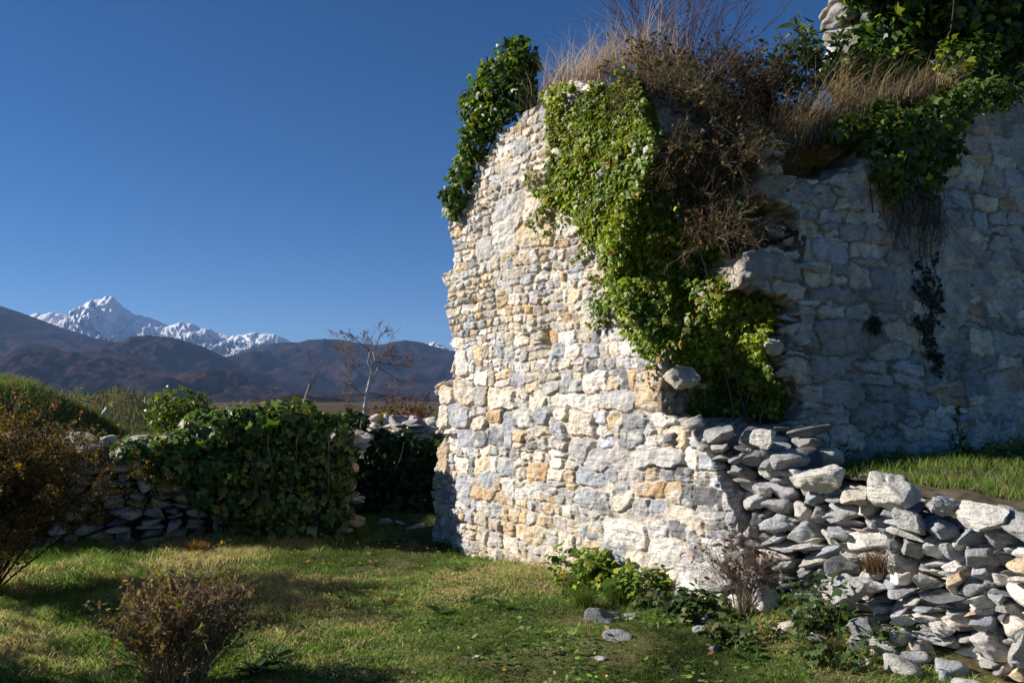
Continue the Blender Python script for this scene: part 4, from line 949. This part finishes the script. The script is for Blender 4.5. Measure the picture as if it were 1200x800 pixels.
# thicket on the tower
def on_cap(px, py, Y, dz=-.3): p = at_y(px, py, Y); return (p[0], p[1], p[2] + dz)
shrub('bramble', 'dark brown bramble thicket arching on the tower top', on_cap(815, 130, 8.3, -.3), (.72, .6), .95, 80, r11, (.085, .06, .042), 4600, .036, (.06, .042, .022), [(.03, .04, .014), (.10, .045, .025)], .5, lvl=2, kids=7, shrink=.45, rad0=.007, grav=.05, bend=.2, bs=.5)
shrub('bramble', 'dense dark bramble mound beside the leafy sapling', on_cap(868, 160, 8.2, -.25), (.5, .5), .52, 70, r11, (.08, .058, .04), 4600, .038, (.045, .03, .018), [(.03, .042, .014), (.10, .045, .025)], .5, lvl=2, kids=6, shrink=.5, rad0=.006, grav=.06, bend=.2, bs=.5)
for k, z, rx, h, lab in [(.50, 3.45, .40, .62, 'dry bramble tangle beside the bright ivy curtain'), (.68, 3.55, .45, .6, 'brown bramble tangle in the middle of the broken corner'), (.62, 3.05, .30, .45, 'lowest bramble tangle hanging over the broken corner'), (.85, 3.75, .45, .55, 'bramble tangle next to the golden grass'), (.6, 3.95, .42, .6, 'reddish bramble tangle high on the broken corner')]:
    p = core_pt(np.array(k), np.array(z)) + np.array([-.05, -.08, -.1])
    shrub('bramble', lab, p, (rx, .38), h, 75, r11, (.17, .125, .08), 1100, .032, (.11, .075, .035), [(.07, .10, .025), (.18, .10, .04), (.06, .09, .02)], .55, lvl=2, kids=6, shrink=.5, rad0=.0048, grav=.10, bend=.24, bs=.6, group='bramble tangles on the broken corner')
shrub('shrub', 'bare reddish twigs standing up against the sky on the tower', on_cap(790, 80, 8.5, -.4), (.9, .5), 1.5, 44, r11, (.10, .055, .055), 160, .022, (.2, .04, .03), None, 0, lvl=2, kids=5, shrink=.42, rad0=.005, spread=.55)
# leafy sapling
p = at_y(940, 130, 8.6)
shrub('sapling', 'green leafy sapling leaning out against the sky beside the stump', (p[0] - .12, p[1], p[2] - .15), (.68, .3), 1.1, 12, r11, (.10, .08, .05), 900, .105, (.11, .17, .045), [(.03, .06, .02), (.10, .13, .04)], .5, lvl=1, kids=4, shrink=.45, rad0=.009, tm=LONG * np.array([1.6, 1, 1]), mat=M_LEAF, grav=.02)
# bushes behind the walls
def leafy(name, label, blobs, base, size, col, alt, pa, r, dens=420, trunk=True):
    t = thing(name, label, 'shrub', base); blob_ivy(t, blobs, r, dens, size, col, alt, pa, tm=OVAL, tf=OVAL_F, down=.1)
    ac = Acc()
    for c, rd in blobs: tube(ac, np.linspace(np.array(base, float), np.array(c), 5) + r.normal(0, .02, (5, 3)), np.linspace(.03, .01, 5), (.1, .08, .06), 5)
    ac.build('branches', M_BARK, t); return t
g = at_y(212, 510, 14); leafy('shrub', 'round clipped looking evergreen bush behind the left wall', [(at_y(x, y, 14 + .1 * r11.normal()), (rr, rr, rr * .9)) for x, y, rr in [(195, 478, .3), (212, 474, .34), (232, 480, .3), (205, 492, .35), (225, 494, .35), (245, 490, .2), (184, 488, .2)]], (g[0], g[1], .9), .06, (.09, .13, .025), [LIME, GREEN], .3, r11)
g = at_y(447, 515, 14.2); leafy('shrub', 'small bright green bush above the back wall', [(at_y(x, y, 14.2), (rr, rr, rr * .7)) for x, y, rr in [(447, 491, .16), (436, 494, .13), (458, 494, .12)]], (g[0], g[1], .9), .07, (.12, .16, .02), [LIME], .4, r11)
g = at_y(410, 515, 14.2); leafy('shrub', 'dark green bush above the back wall left of the birch', [(at_y(x, y, 14.2), (rr, rr, rr * .7)) for x, y, rr in [(400, 494, .18), (418, 493, .16), (385, 496, .16)]], (g[0], g[1], .9), .075, (.06, .085, .02), [DARKG, LIME], .3, r11)
# bracken scrub beyond the back wall
for i, (px, dist, lab) in enumerate([(490, 17, 'reddish brown bracken clump beside the tower edge'), (470, 19, 'low red brown bracken clump right of the birch'), (505, 15.5, 'tall dry bracken clump half hidden by the tower')]):
    p = at_y(px, 520, dist); shrub('bracken', lab, (p[0], p[1], .2), (.8, .6), 1.25, 26, r11, (.12, .06, .035), 1700, .06, (.13, .065, .03), [(.10, .09, .03), (.09, .04, .025)], .4, lvl=2, kids=5, shrink=.45, rad0=.006, group='bracken behind the back wall')

# ------------------------------------------------------------------ birch and dead snag
def birch():
    global RMIN
    RMIN = .0065
    D = 38.0; r = np.random.default_rng(31); b = at_y(428, 512, D); b[2] = 0
    t = thing('birch_tree', 'slender white birch with sparse orange leaves beyond the walls', 'tree', b)
    tr = Acc(); br = Acc(); tips = []
    fork = at_y(436, 436, D)
    trunk = np.array([b, at_y(427, 480, D), at_y(430, 460, D), at_y(433, 447, D), fork]); tube(tr, trunk, np.linspace(.09, .055, 5), (.62, .59, .56), 8)
    lead = [np.array([fork, at_y(431, 425, D), at_y(433, 412, D)]), np.array([fork, at_y(440, 424, D), at_y(437, 412, D + .3)]), np.array([trunk[3], at_y(440, 440, D), at_y(443, 430, D - .3)])]
    for l in lead: tube(tr, l, np.linspace(.045, .025, 3), (.55, .5, .46), 6)
    tr.build('trunk', M_BARK, t)
    cb = lambda q: np.array((.22, .15, .12)) * q.uniform(.6, 1.5)
    for (p, e, L) in [(at_y(427, 465, D), at_y(400, 442, D - .5), 1.0), (at_y(426, 470, D), at_y(396, 430, D), 1.6), (lead[0][-1], at_y(405, 396, D), 1.3), (lead[0][-1], at_y(425, 392, D), .9), (lead[1][-1], at_y(450, 395, D), 1.1), (lead[1][-1], at_y(470, 420, D), 1.4), (lead[1][1], at_y(478, 432, D + .4), 1.5), (lead[2][-1], at_y(475, 455, D), 1.5), (trunk[2], at_y(465, 465, D), 1.4), (lead[0][1], at_y(395, 412, D + .5), 1.5), (trunk[2], at_y(405, 470, D + .4), 1.0), (trunk[1], at_y(470, 478, D), 1.6), (trunk[1], at_y(395, 475, D - .3), 1.4), (fork, at_y(415, 405, D + .6), 1.2), (fork, at_y(455, 405, D - .6), 1.2)]:
        branch(br, tips, p, norm(e - p), np.linalg.norm(e - p), 0.022, 3, r, cb, 5, .75, .12, .12, .5, 5, 4)
    br.build('branches', M_BARK, t)
    p = tip_points(tips, 800, r); n = len(p)
    v, f, c = leaves(p, rand_dirs(n, r), rand_dirs(n, r), .065 * np.exp(r.normal(0, .3, n)), jit_cols((.24, .12, .04), n, r, .35, [(.3, .17, .03), (.12, .05, .03)], .4), OVAL, OVAL_F)
    mesh_obj('crown', v, f, M_DRY, t, c)
birch(); RMIN = .0012
b = at_y(352, 500, 13.0); t = thing('dead_tree', 'short leaning dead stem with bare twigs behind the ivy wall', 'tree', b); ac = Acc(); tips = []
l = np.array([b, at_y(357, 468, 13), at_y(363, 450, 13)]); tube(ac, l, [.022, .018, .012], (.42, .38, .33), 5); ac.build('trunk', M_BARK, t); ac = Acc()
for k in range(3): branch(ac, tips, l[1] + (l[2] - l[1]) * r11.random(), np.array([r11.uniform(-.2, 1), 0, .7]), .45, .006, 2, r11, lambda q: np.array((.13, .07, .055)), 3, .5, .12, .1, .6)
ac.build('branches', M_BARK, t)

# ------------------------------------------------------------------ grasses
def grass_stuff(name, label, P, hgt, wid, lean, cols, r, drift=None, tipcol=1.15, segs=3):
    v, q4, t3, c = blades(P, hgt, wid, lean, cols, r, segs, drift, tipcol)
    return tag(mesh_obj(name, v, [q4, t3], M_GRASS, None, c), label, 'grass', None, 'stuff')
r12 = np.random.default_rng(22)
n = 520000
gy_ = 2.5 + 13 * r12.random(n) ** 1.15; gxp = r12.uniform(-.78, .72, n) * (gy_ + .6)
x, y = gxp, gy_; s = (x - A1[0]) * E1[0] + (y - A1[1]) * E1[1]; d = -wall_side(x, y)
ok = (d > 0.02) | (s < -0.55); dl_ = (x + 2.0) * -.235 + (y - 10.45) * .972; ok &= ~((dl_ > -.03) & (x < -1.9)); ok &= y < 13
bare = fbm(x * 1.6, y * 1.6, seed=500, oct=3) + .9 * np.exp(-((x - .78) / .35) ** 2 - ((y - 5.9) / .35) ** 2)
ok &= r12.random(n) > np.clip((bare - .38) * 1.8, 0, .85)
x, y, d, s, dl_ = x[ok], y[ok], d[ok], s[ok], dl_[ok]; n = len(x)
px, py = project(np.stack([x, y, 0 * x], 1))
clump = .5 + .5 * fbm(x * 3.5, y * 3.5, seed=510, oct=3); patch = fbm(x * .9, y * .9, seed=511, oct=4, gain=.7)
straw = np.clip(.17 + .75 * patch + .55 * np.exp(-((px - 330) / 90) ** 2 - ((py - 715) / 45) ** 2) + .3 * np.exp(-((px - 300) / 160) ** 2 - ((py - 655) / 22) ** 2), 0, .92)
hg = .018 + .030 * np.clip(clump, 0, 1) ** 1.5 + .022 * r12.random(n)
hg *= 1 + 3.2 * np.exp(-np.maximum(-dl_, 0) / .5) * (x < -1.8) + .9 * np.clip((-1.2 - x) / 1.5, 0, 1) + 1.4 * np.exp(-np.maximum(d, 0) / .25) * (s > 0) * (s < 9)
isst = r12.random(n) < straw
cg = np.where(isst[:, None], np.array((.50, .42, .20)), np.array((.175, .275, .055)) * (1 + .5 * patch[:, None]))
cg = cg * np.exp(r12.normal(0, .28, (n, 1))) * np.exp(r12.normal(0, .07, (n, 3)))
P = np.stack([x, y, ground_h(x, y) - .005], 1)
grass_stuff('lawn_grass', 'short green and straw coloured grass of the lawn', P, hg, 0.006 + .003 * r12.random(n), r12.uniform(.5, 1.9, n), np.clip(cg, .004, .8), r12)
# broad leaved ground cover and fallen leaves in the turf
n = 2200; cx_ = r12.uniform(-3.2, 2.2, 260); cy_ = r12.uniform(4.8, 9.8, 260); wgt_ = np.exp(-((cx_ - .2) / 1.3) ** 2) + .25; k_ = r12.choice(260, n, p=wgt_ / wgt_.sum())
x = cx_[k_] + r12.normal(0, .09, n); y = cy_[k_] + r12.normal(0, .09, n); kp = (-wall_side(x, y) > .06) | ((x - A1[0]) * E1[0] + (y - A1[1]) * E1[1] < -.5); x, y = x[kp], y[kp]; n = len(x)
az = r12.uniform(0, 6.28, n); v, f, c = leaves(np.stack([x, y, ground_h(x, y) + r12.uniform(.015, .06, n)], 1), np.array([0, 0, 1.]) + r12.normal(0, .35, (n, 3)), np.stack([np.cos(az), np.sin(az), .3 + 0 * az], 1), r12.uniform(.025, .06, n), jit_cols((.14, .22, .045), n, r12, .3, [(.2, .28, .06), (.10, .17, .05)], .4), OVAL, OVAL_F)
tag(mesh_obj('lawn_weeds', v, f, M_LEAF, None, c), 'low broad leaved weeds scattered through the lawn', 'ground cover', None, 'stuff')
n = 420; x = r12.uniform(-3.5, 3, n); y = r12.uniform(4.6, 10, n); kp = -wall_side(x, y) > .05; x, y = x[kp], y[kp]; n = len(x); az = r12.uniform(0, 6.28, n)
v, f, c = leaves(np.stack([x, y, ground_h(x, y) + r12.uniform(.02, .06, n)], 1), np.array([0, 0, 1.]) + r12.normal(0, .4, (n, 3)), np.stack([np.cos(az), np.sin(az), 0 * az], 1), r12.uniform(.03, .06, n), jit_cols((.30, .18, .07), n, r12, .35, [(.4, .3, .1), (.16, .10, .06)], .5), OVAL, OVAL_F)
tag(mesh_obj('leaf_litter', v, f, M_DRY, None, c), 'brown fallen leaves scattered in the grass', 'leaves', None, 'stuff')
# bank grass
n = 60000; x = r12.uniform(-12, -2.7, n); y = r12.uniform(9.0, 15.5, n); k_ = ((x + 2.0) * -.235 + (y - 10.45) * .972) > .5; x, y = x[k_], y[k_]; n = len(x); P = np.stack([x, y, ground_h(x, y)], 1)
cg = np.where((r12.random(n) < .2 + .35 * fbm(x, y, seed=520))[:, None], np.array((.20, .16, .075)), np.array((.11, .165, .035))) * np.exp(r12.normal(0, .3, (n, 1)))
grass_stuff('bank_grass', 'rough grass growing over the earth bank at left', P, r12.uniform(.08, .24, n), .008 + .004 * r12.random(n), r12.uniform(.3, 1.4, n), cg, r12)
n = 9000; x = r12.uniform(-24, -8, n); y = r12.uniform(26, 38, n); P = np.stack([x, y, ground_h(x, y)], 1)
cg = np.where((r12.random(n) < .22)[:, None], np.array((.18, .15, .06)), np.array((.075, .10, .025))) * np.exp(r12.normal(0, .35, (n, 1)))
grass_stuff('knoll_grass', 'rough grass and scrub over the small knoll beyond the bank', P, r12.uniform(.1, .32, n), .03 + .03 * r12.random(n), r12.uniform(.3, 1.4, n), cg, r12)
# terrace grass
n = 60000; x = r12.uniform(1.5, 7, n); y = r12.uniform(2.5, 9.5, n); d2 = -((x - P2[0]) * N2[0] + (y - P2[1]) * N2[1]); ok = (wall_side(x, y) > .55) & (d2 < -.02); x, y = x[ok], y[ok]
n = len(x); P = np.stack([x, y, terr_h(x, y)], 1); cg = np.where((r12.random(n) < .15)[:, None], np.array((.30, .24, .11)), np.array((.14, .22, .04))) * np.exp(r12.normal(0, .3, (n, 1)))
grass_stuff('terrace_grass', 'green grass on the terrace below the shaded wall', P, r12.uniform(.04, .13, n), .007 + 0 * x, r12.uniform(.3, 1.3, n), cg, r12)
# dry grass on the tower
def dry_tufts(name, label, spots, r, drift, col, hr, nb=130):
    Ps, hs = [], []
    for (p, sp) in spots:
        k = np.asarray(p) + r.normal(0, 1, (nb, 3)) * np.array([sp, sp, .02]); Ps.append(k); hs.append(r.uniform(*hr, nb) * r.uniform(.45, 1.15))
    Ps = np.concatenate(Ps); hs = np.concatenate(hs); n = len(Ps)
    cg = np.asarray(col) * np.exp(r.normal(0, .28, (n, 1))) * np.exp(r.normal(0, .05, (n, 3)))
    return grass_stuff(name, label, Ps, hs, .005 + .003 * r.random(n), r.uniform(.3, 1.4, n), np.clip(cg, .01, .8), r, drift * np.exp(np.random.default_rng(5).normal(0, .5, (n, 1))) if drift is None else np.asarray(drift)[None] * r.uniform(.1, 1.6, (n, 1)), 1.2, 4)
s, z = w1(752, 118); p = A1 + E1 * s - N1 * .30; p[2] = z - .12
shrub('bramble', 'brown bramble and twig mat along the broken upper edge beside the ivy', p, (.42, .40), .42, 80, r11, (.15, .11, .07), 1500, .034, (.09, .075, .03), [(.08, .12, .025), (.16, .10, .04)], .5, lvl=2, kids=6, shrink=.5, rad0=.0045, grav=.08, bend=.24, bs=.8)
s, z = w1(790, 165); p = A1 + E1 * s - N1 * .42; p[2] = z - .25
shrub('bramble', 'twiggy bramble mat beside the pale stone in the ivy', p, (.36, .36), .42, 70, r11, (.14, .10, .065), 1300, .034, (.09, .07, .03), [(.08, .12, .025), (.16, .10, .04)], .5, lvl=2, kids=6, shrink=.5, rad0=.0045, grav=.08, bend=.24, bs=.8)
gi = thing('ivy', 'loose green ivy sprigs growing through the brown brambles', 'ivy', core_pt(np.array(.5), np.array(3.3)))
blob_ivy(gi, [(core_pt(np.array(k_), np.array(z_)) + np.array([-.08, -.25, .12]), (.16, .14, .13)) for k_, z_ in [(.35, 3.1), (.5, 3.75), (.3, 3.7), (.7, 3.25), (.45, 4.15), (.8, 3.6), (.25, 4.2)]], np.random.default_rng(77), 330, .055, (.09, .15, .025), [LIME, GREEN], .5, shell=.4)
STRAW = (.34, .25, .13)
sp = [(at_y(x, y, 9.0 - (x - 630) * .006), .07) for x, y in [(625, 135), (640, 118), (652, 112), (665, 105), (680, 98), (700, 90), (715, 82), (735, 78), (750, 75), (770, 82), (790, 85), (745, 108), (760, 120), (770, 140), (785, 150), (800, 165), (820, 185), (755, 100), (850, 200), (870, 215), (650, 122), (690, 104), (705, 100)]]
dry_tufts('dry_grass', 'pale dry grass standing on the sunny edge of the tower top', sp, r12, (.15, 0, 0), (.50, .39, .24), (.22, .75), 75)
sp = [(w2p(x, y, -.25 - .2 * r12.random()), .11) for x, y in [(955, 175), (965, 160), (975, 150), (985, 145), (1000, 135), (1010, 128), (1025, 125), (1040, 118), (1055, 112), (1075, 110), (1095, 105), (1110, 100), (1125, 102), (1140, 100), (1155, 100), (1170, 98), (1190, 98), (1205, 96), (1220, 92), (960, 150), (980, 130), (1000, 118), (948, 165)]]
dry_tufts('dry_grass', 'golden dry grass leaning right along the top of the shaded wall', sp, r12, (.9, -.35, 0), (.40, .30, .17), (.2, .62), 95)

# ------------------------------------------------------------------ weeds
def rosette(label, base, n, size, r, col, up=.5, name='weed', group=None, tm=LONG):
    az = r.uniform(0, 2 * math.pi, n); tip = np.stack([np.cos(az), np.sin(az), up * r.uniform(.3, 1.4, n)], 1)
    nn = np.stack([-np.cos(az) * .4, -np.sin(az) * .4, np.ones(n)], 1) + r.normal(0, .2, (n, 3))
    v, f, c = leaves(r.normal(0, .01, (n, 3)), nn, tip, .75 * size * np.exp(r.normal(0, .3, n)), jit_cols(col, n, r, .25), tm * np.array([1.5, 1, 1]), OVAL_F)
    o = mesh_obj(name, v, f, M_LEAF, None, c); o.location = base
    return tag(o, label, 'weed', group)
def weedy(label, base, n, rad, hgt, size, r, col, alt=None, pa=0, name='weed', tm=IVY, tf=IVY_F):
    t = thing(name, label, 'weed', base); ac = Acc(); P = []
    for i in range(int(np.clip(n // 18, 6, 16))):
        d = np.array([r.normal(0, rad * .5), r.normal(0, rad * .5), 0]); l, _ = wander(np.array(base) + d, d * .6 + np.array([0, 0, 1.]), hgt * r.uniform(.5, 1), 5, r, .15)
        ac = Acc(); tube(ac, l, np.linspace(.004, .0015, len(l)), (.06, .08, .025), 3); ac.build('stem', M_BARK, t); P.append(l)
    P = np.concatenate(P); p = P[r.integers(0, len(P), n)] + r.normal(0, .035, (n, 3))
    v, f, c = leaves(p, rand_dirs(n, r) * .5 + np.array([-.2, -.1, .8]), rand_dirs(n, r), size * np.exp(r.normal(0, .3, n)), jit_cols(col, n, r, .28, alt, pa), tm, tf)
    mesh_obj('foliage', v, f, M_LEAF, t, c); return t
r13 = np.random.default_rng(23)
BG = (.10, .17, .02)
def gp(px, py):
    p = on_ground(px, py, 0.0); return on_ground(px, py, float(ground_h(p[0], p[1])))
weedy('bright green nettles at the foot of the sunny wall', gp(690, 680), 620, .30, .28, .062, r13, BG, [LIME], .3)
weedy('bright green nettles spreading right of the main clump', gp(735, 690), 260, .20, .18, .058, r13, BG, [LIME], .3)
weedy('small bright nettle clump under the white wall stones', gp(775, 692), 240, .14, .2, .06, r13, BG, [LIME], .4)
weedy('dark green weeds beside the dry shrub', gp(815, 715), 260, .2, .16, .07, r13, (.04, .075, .02), None, 0, tm=LONG * np.array([2, 1, 1]), tf=OVAL_F)
weedy('green weeds growing from the middle of the dry wall bank', np.append((A1 + E1 * w1(985, 715)[0] + N1 * .2)[:2], .12), 330, .14, .42, .045, r13, (.05, .09, .02), None, 0)
weedy('leafy weeds low on the dry wall by the leaning stone', np.append((A1 + E1 * w1(1045, 735)[0] + N1 * .15)[:2], .08), 200, .12, .25, .04, r13, (.06, .10, .02), None, 0)
for s_, d_, n_, rr, hh, lab in [(4.25, .35, 260, .16, .14, 'low dark weeds between the dry shrub and the boulder'), (4.75, .5, 300, .22, .12, 'patch of low weeds in front of the pale boulder'), (5.35, .4, 240, .2, .14, 'weeds at the foot of the dry wall near the leaning stone'), (3.7, .3, 200, .14, .12, 'small weeds at the foot of the white lime covered stone')]:
    p = A1 + E1 * s_ + N1 * d_; p[2] = ground_h(p[0], p[1]); weedy(lab, p, n_, rr, hh, .045, r13, (.06, .10, .022), [(.16, .13, .05)], .15)
for i, (px, py, sz, lab) in enumerate([(590, 715, .15, 'dock rosette in the lawn below the sunny wall'), (520, 720, .12, 'flat dock rosette at the end of the bush shadow'), (550, 705, .10, 'small plantain rosette near the tower corner'), (565, 650, .12, 'green rosette at the left foot of the tower'), (545, 645, .10, 'little rosette touching the tower corner'), (640, 745, .09, 'rosette left of the dark slab'), (860, 720, .14, 'broad leaved rosette under the dry shrub'), (880, 775, .12, 'rosette in the rough grass at the lower right'), (540, 668, .09, 'rosette on the lawn just below the tower corner'), (320, 775, .16, 'dark leafy rosette right of the small brown bush'), (300, 785, .15, 'dark leaves at the foot of the small brown bush')]):
    rosette(lab, gp(px, py), 26, sz, r13, (.055, .10, .022), .5)
def tuft(label, base, n, h, r, col, lean=(.2, .8), group='grass tufts'):
    P = r.normal(0, .035, (n, 3)) * np.array([1, 1, 0]); cg = np.asarray(col) * np.exp(r.normal(0, .25, (n, 1)))
    v, q4, t3, c = blades(P, h * r.uniform(.5, 1.1, n), .005 + 0 * P[:, 0], r.uniform(*lean, n), cg, r, 4)
    o = mesh_obj('grass_tuft', v, [q4, t3], M_GRASS, None, c); o.location = base; return tag(o, label, 'grass', group)
tuft('orange brown grass tuft at the foot of the left wall', gp(230, 650), 260, .2, r13, (.28, .17, .05), (.2, .9))
tuft('fresh green grass tuft below the nettles', gp(685, 710), 300, .22, r13, (.10, .15, .025), (.4, 1.3))
tuft('fresh grass tuft between nettles and dark slab', gp(720, 705), 240, .2, r13, (.09, .14, .025), (.4, 1.3))
tuft('dry brown grass tuft rooted in the face of the dry wall', np.append((A1 + E1 * w1(1035, 640)[0] + N1 * .1)[:2], w1(1035, 668)[1]), 260, .2, r13, (.17, .11, .05), (.4, 1.3))
tuft('low tuft of tawny grass on the dry wall bank', np.append((A1 + E1 * w1(1005, 745)[0] + N1 * .3)[:2], .05), 260, .18, r13, (.16, .15, .05), (.5, 1.4))
# tall flowering stalk on the terrace
def stalk():
    p = w2p(1090, 530, .3); p[2] = terr_h(p[0], p[1]); t = thing('flowering_weed', 'tall thin weed with yellow flowers against the shaded wall', 'weed', p)
    ac = Acc(); P = []
    top = w2p(1088, 472, .3)
    for e in (top, w2p(1094, 500, .3), w2p(1082, 505, .3), w2p(1100, 515, .3)):
        ac = Acc(); l = np.linspace(p, e, 6) + r13.normal(0, .006, (6, 3)); tube(ac, l, np.linspace(.004, .002, 6), (.08, .09, .03), 3); P.append(l); ac.build('stem', M_BARK, t)
    L = np.concatenate(P)[2:]; pp = L[r13.integers(0, len(L), 120)]; pp[:, 2] -= .05
    v, f, c = leaves(pp, rand_dirs(120, r13), rand_dirs(120, r13), .05 * np.exp(r13.normal(0, .3, 120)), jit_cols((.06, .10, .02), 120, r13), LONG * np.array([1.6, 1, 1]), OVAL_F); mesh_obj('foliage', v, f, M_LEAF, t, c)
    
    for q in (top, P[1][-1], P[3][-1]):
        v, f, c = leaves(np.repeat(q[None], 9, 0), rand_dirs(9, r13) * .3 + np.array([0, -.5, .6]), rand_dirs(9, r13), np.full(9, .028), jit_cols((.65, .45, .02), 9, r13, .1), OVAL, OVAL_F); mesh_obj('flower', v, f, M_LEAF, t, c)
stalk()
tw = np.random.default_rng(24)
for px, py, out_, n, lab in [(1160, 575, .55, 300, 'leafy green weeds above the flat white capstone'), (1130, 560, .5, 260, 'low green weeds on the terrace in the middle'), (1180, 555, .4, 260, 'low green weeds on the terrace at the right edge'), (1090, 560, .6, 160, 'weeds just behind the big white capstone')]:
    p = w2p(px, py, out_); p[2] = terr_h(p[0], p[1]); weedy(lab, p, n, .32, .16, .05, tw, (.13, .20, .04), [(.2, .15, .06)], .12)
p = w2p(957, 540, .15); p[2] = terr_h(p[0], p[1]); shrub('shrub', 'withered purplish twigs at the foot of the shaded wall', p, (.25, .1), .22, 16, r13, (.09, .06, .06), 120, .03, (.08, .05, .05), None, 0, lvl=1, kids=4, rad0=.004)
for px, py in [(611, 498), (585, 530), (627, 460)]: pass
for px, py, lab in [(611, 500, 'little fern tuft in a joint left of the cream block'), (583, 532, 'little plant in a low joint of the sunny wall'), (628, 462, 'tiny plant in a joint above the cream block')]:
    s, z = w1(px, py); rosette(lab, A1 + E1 * s + N1 * .05 + np.array([0, 0, z]), 16, .06, tw, (.06, .10, .02), .6)
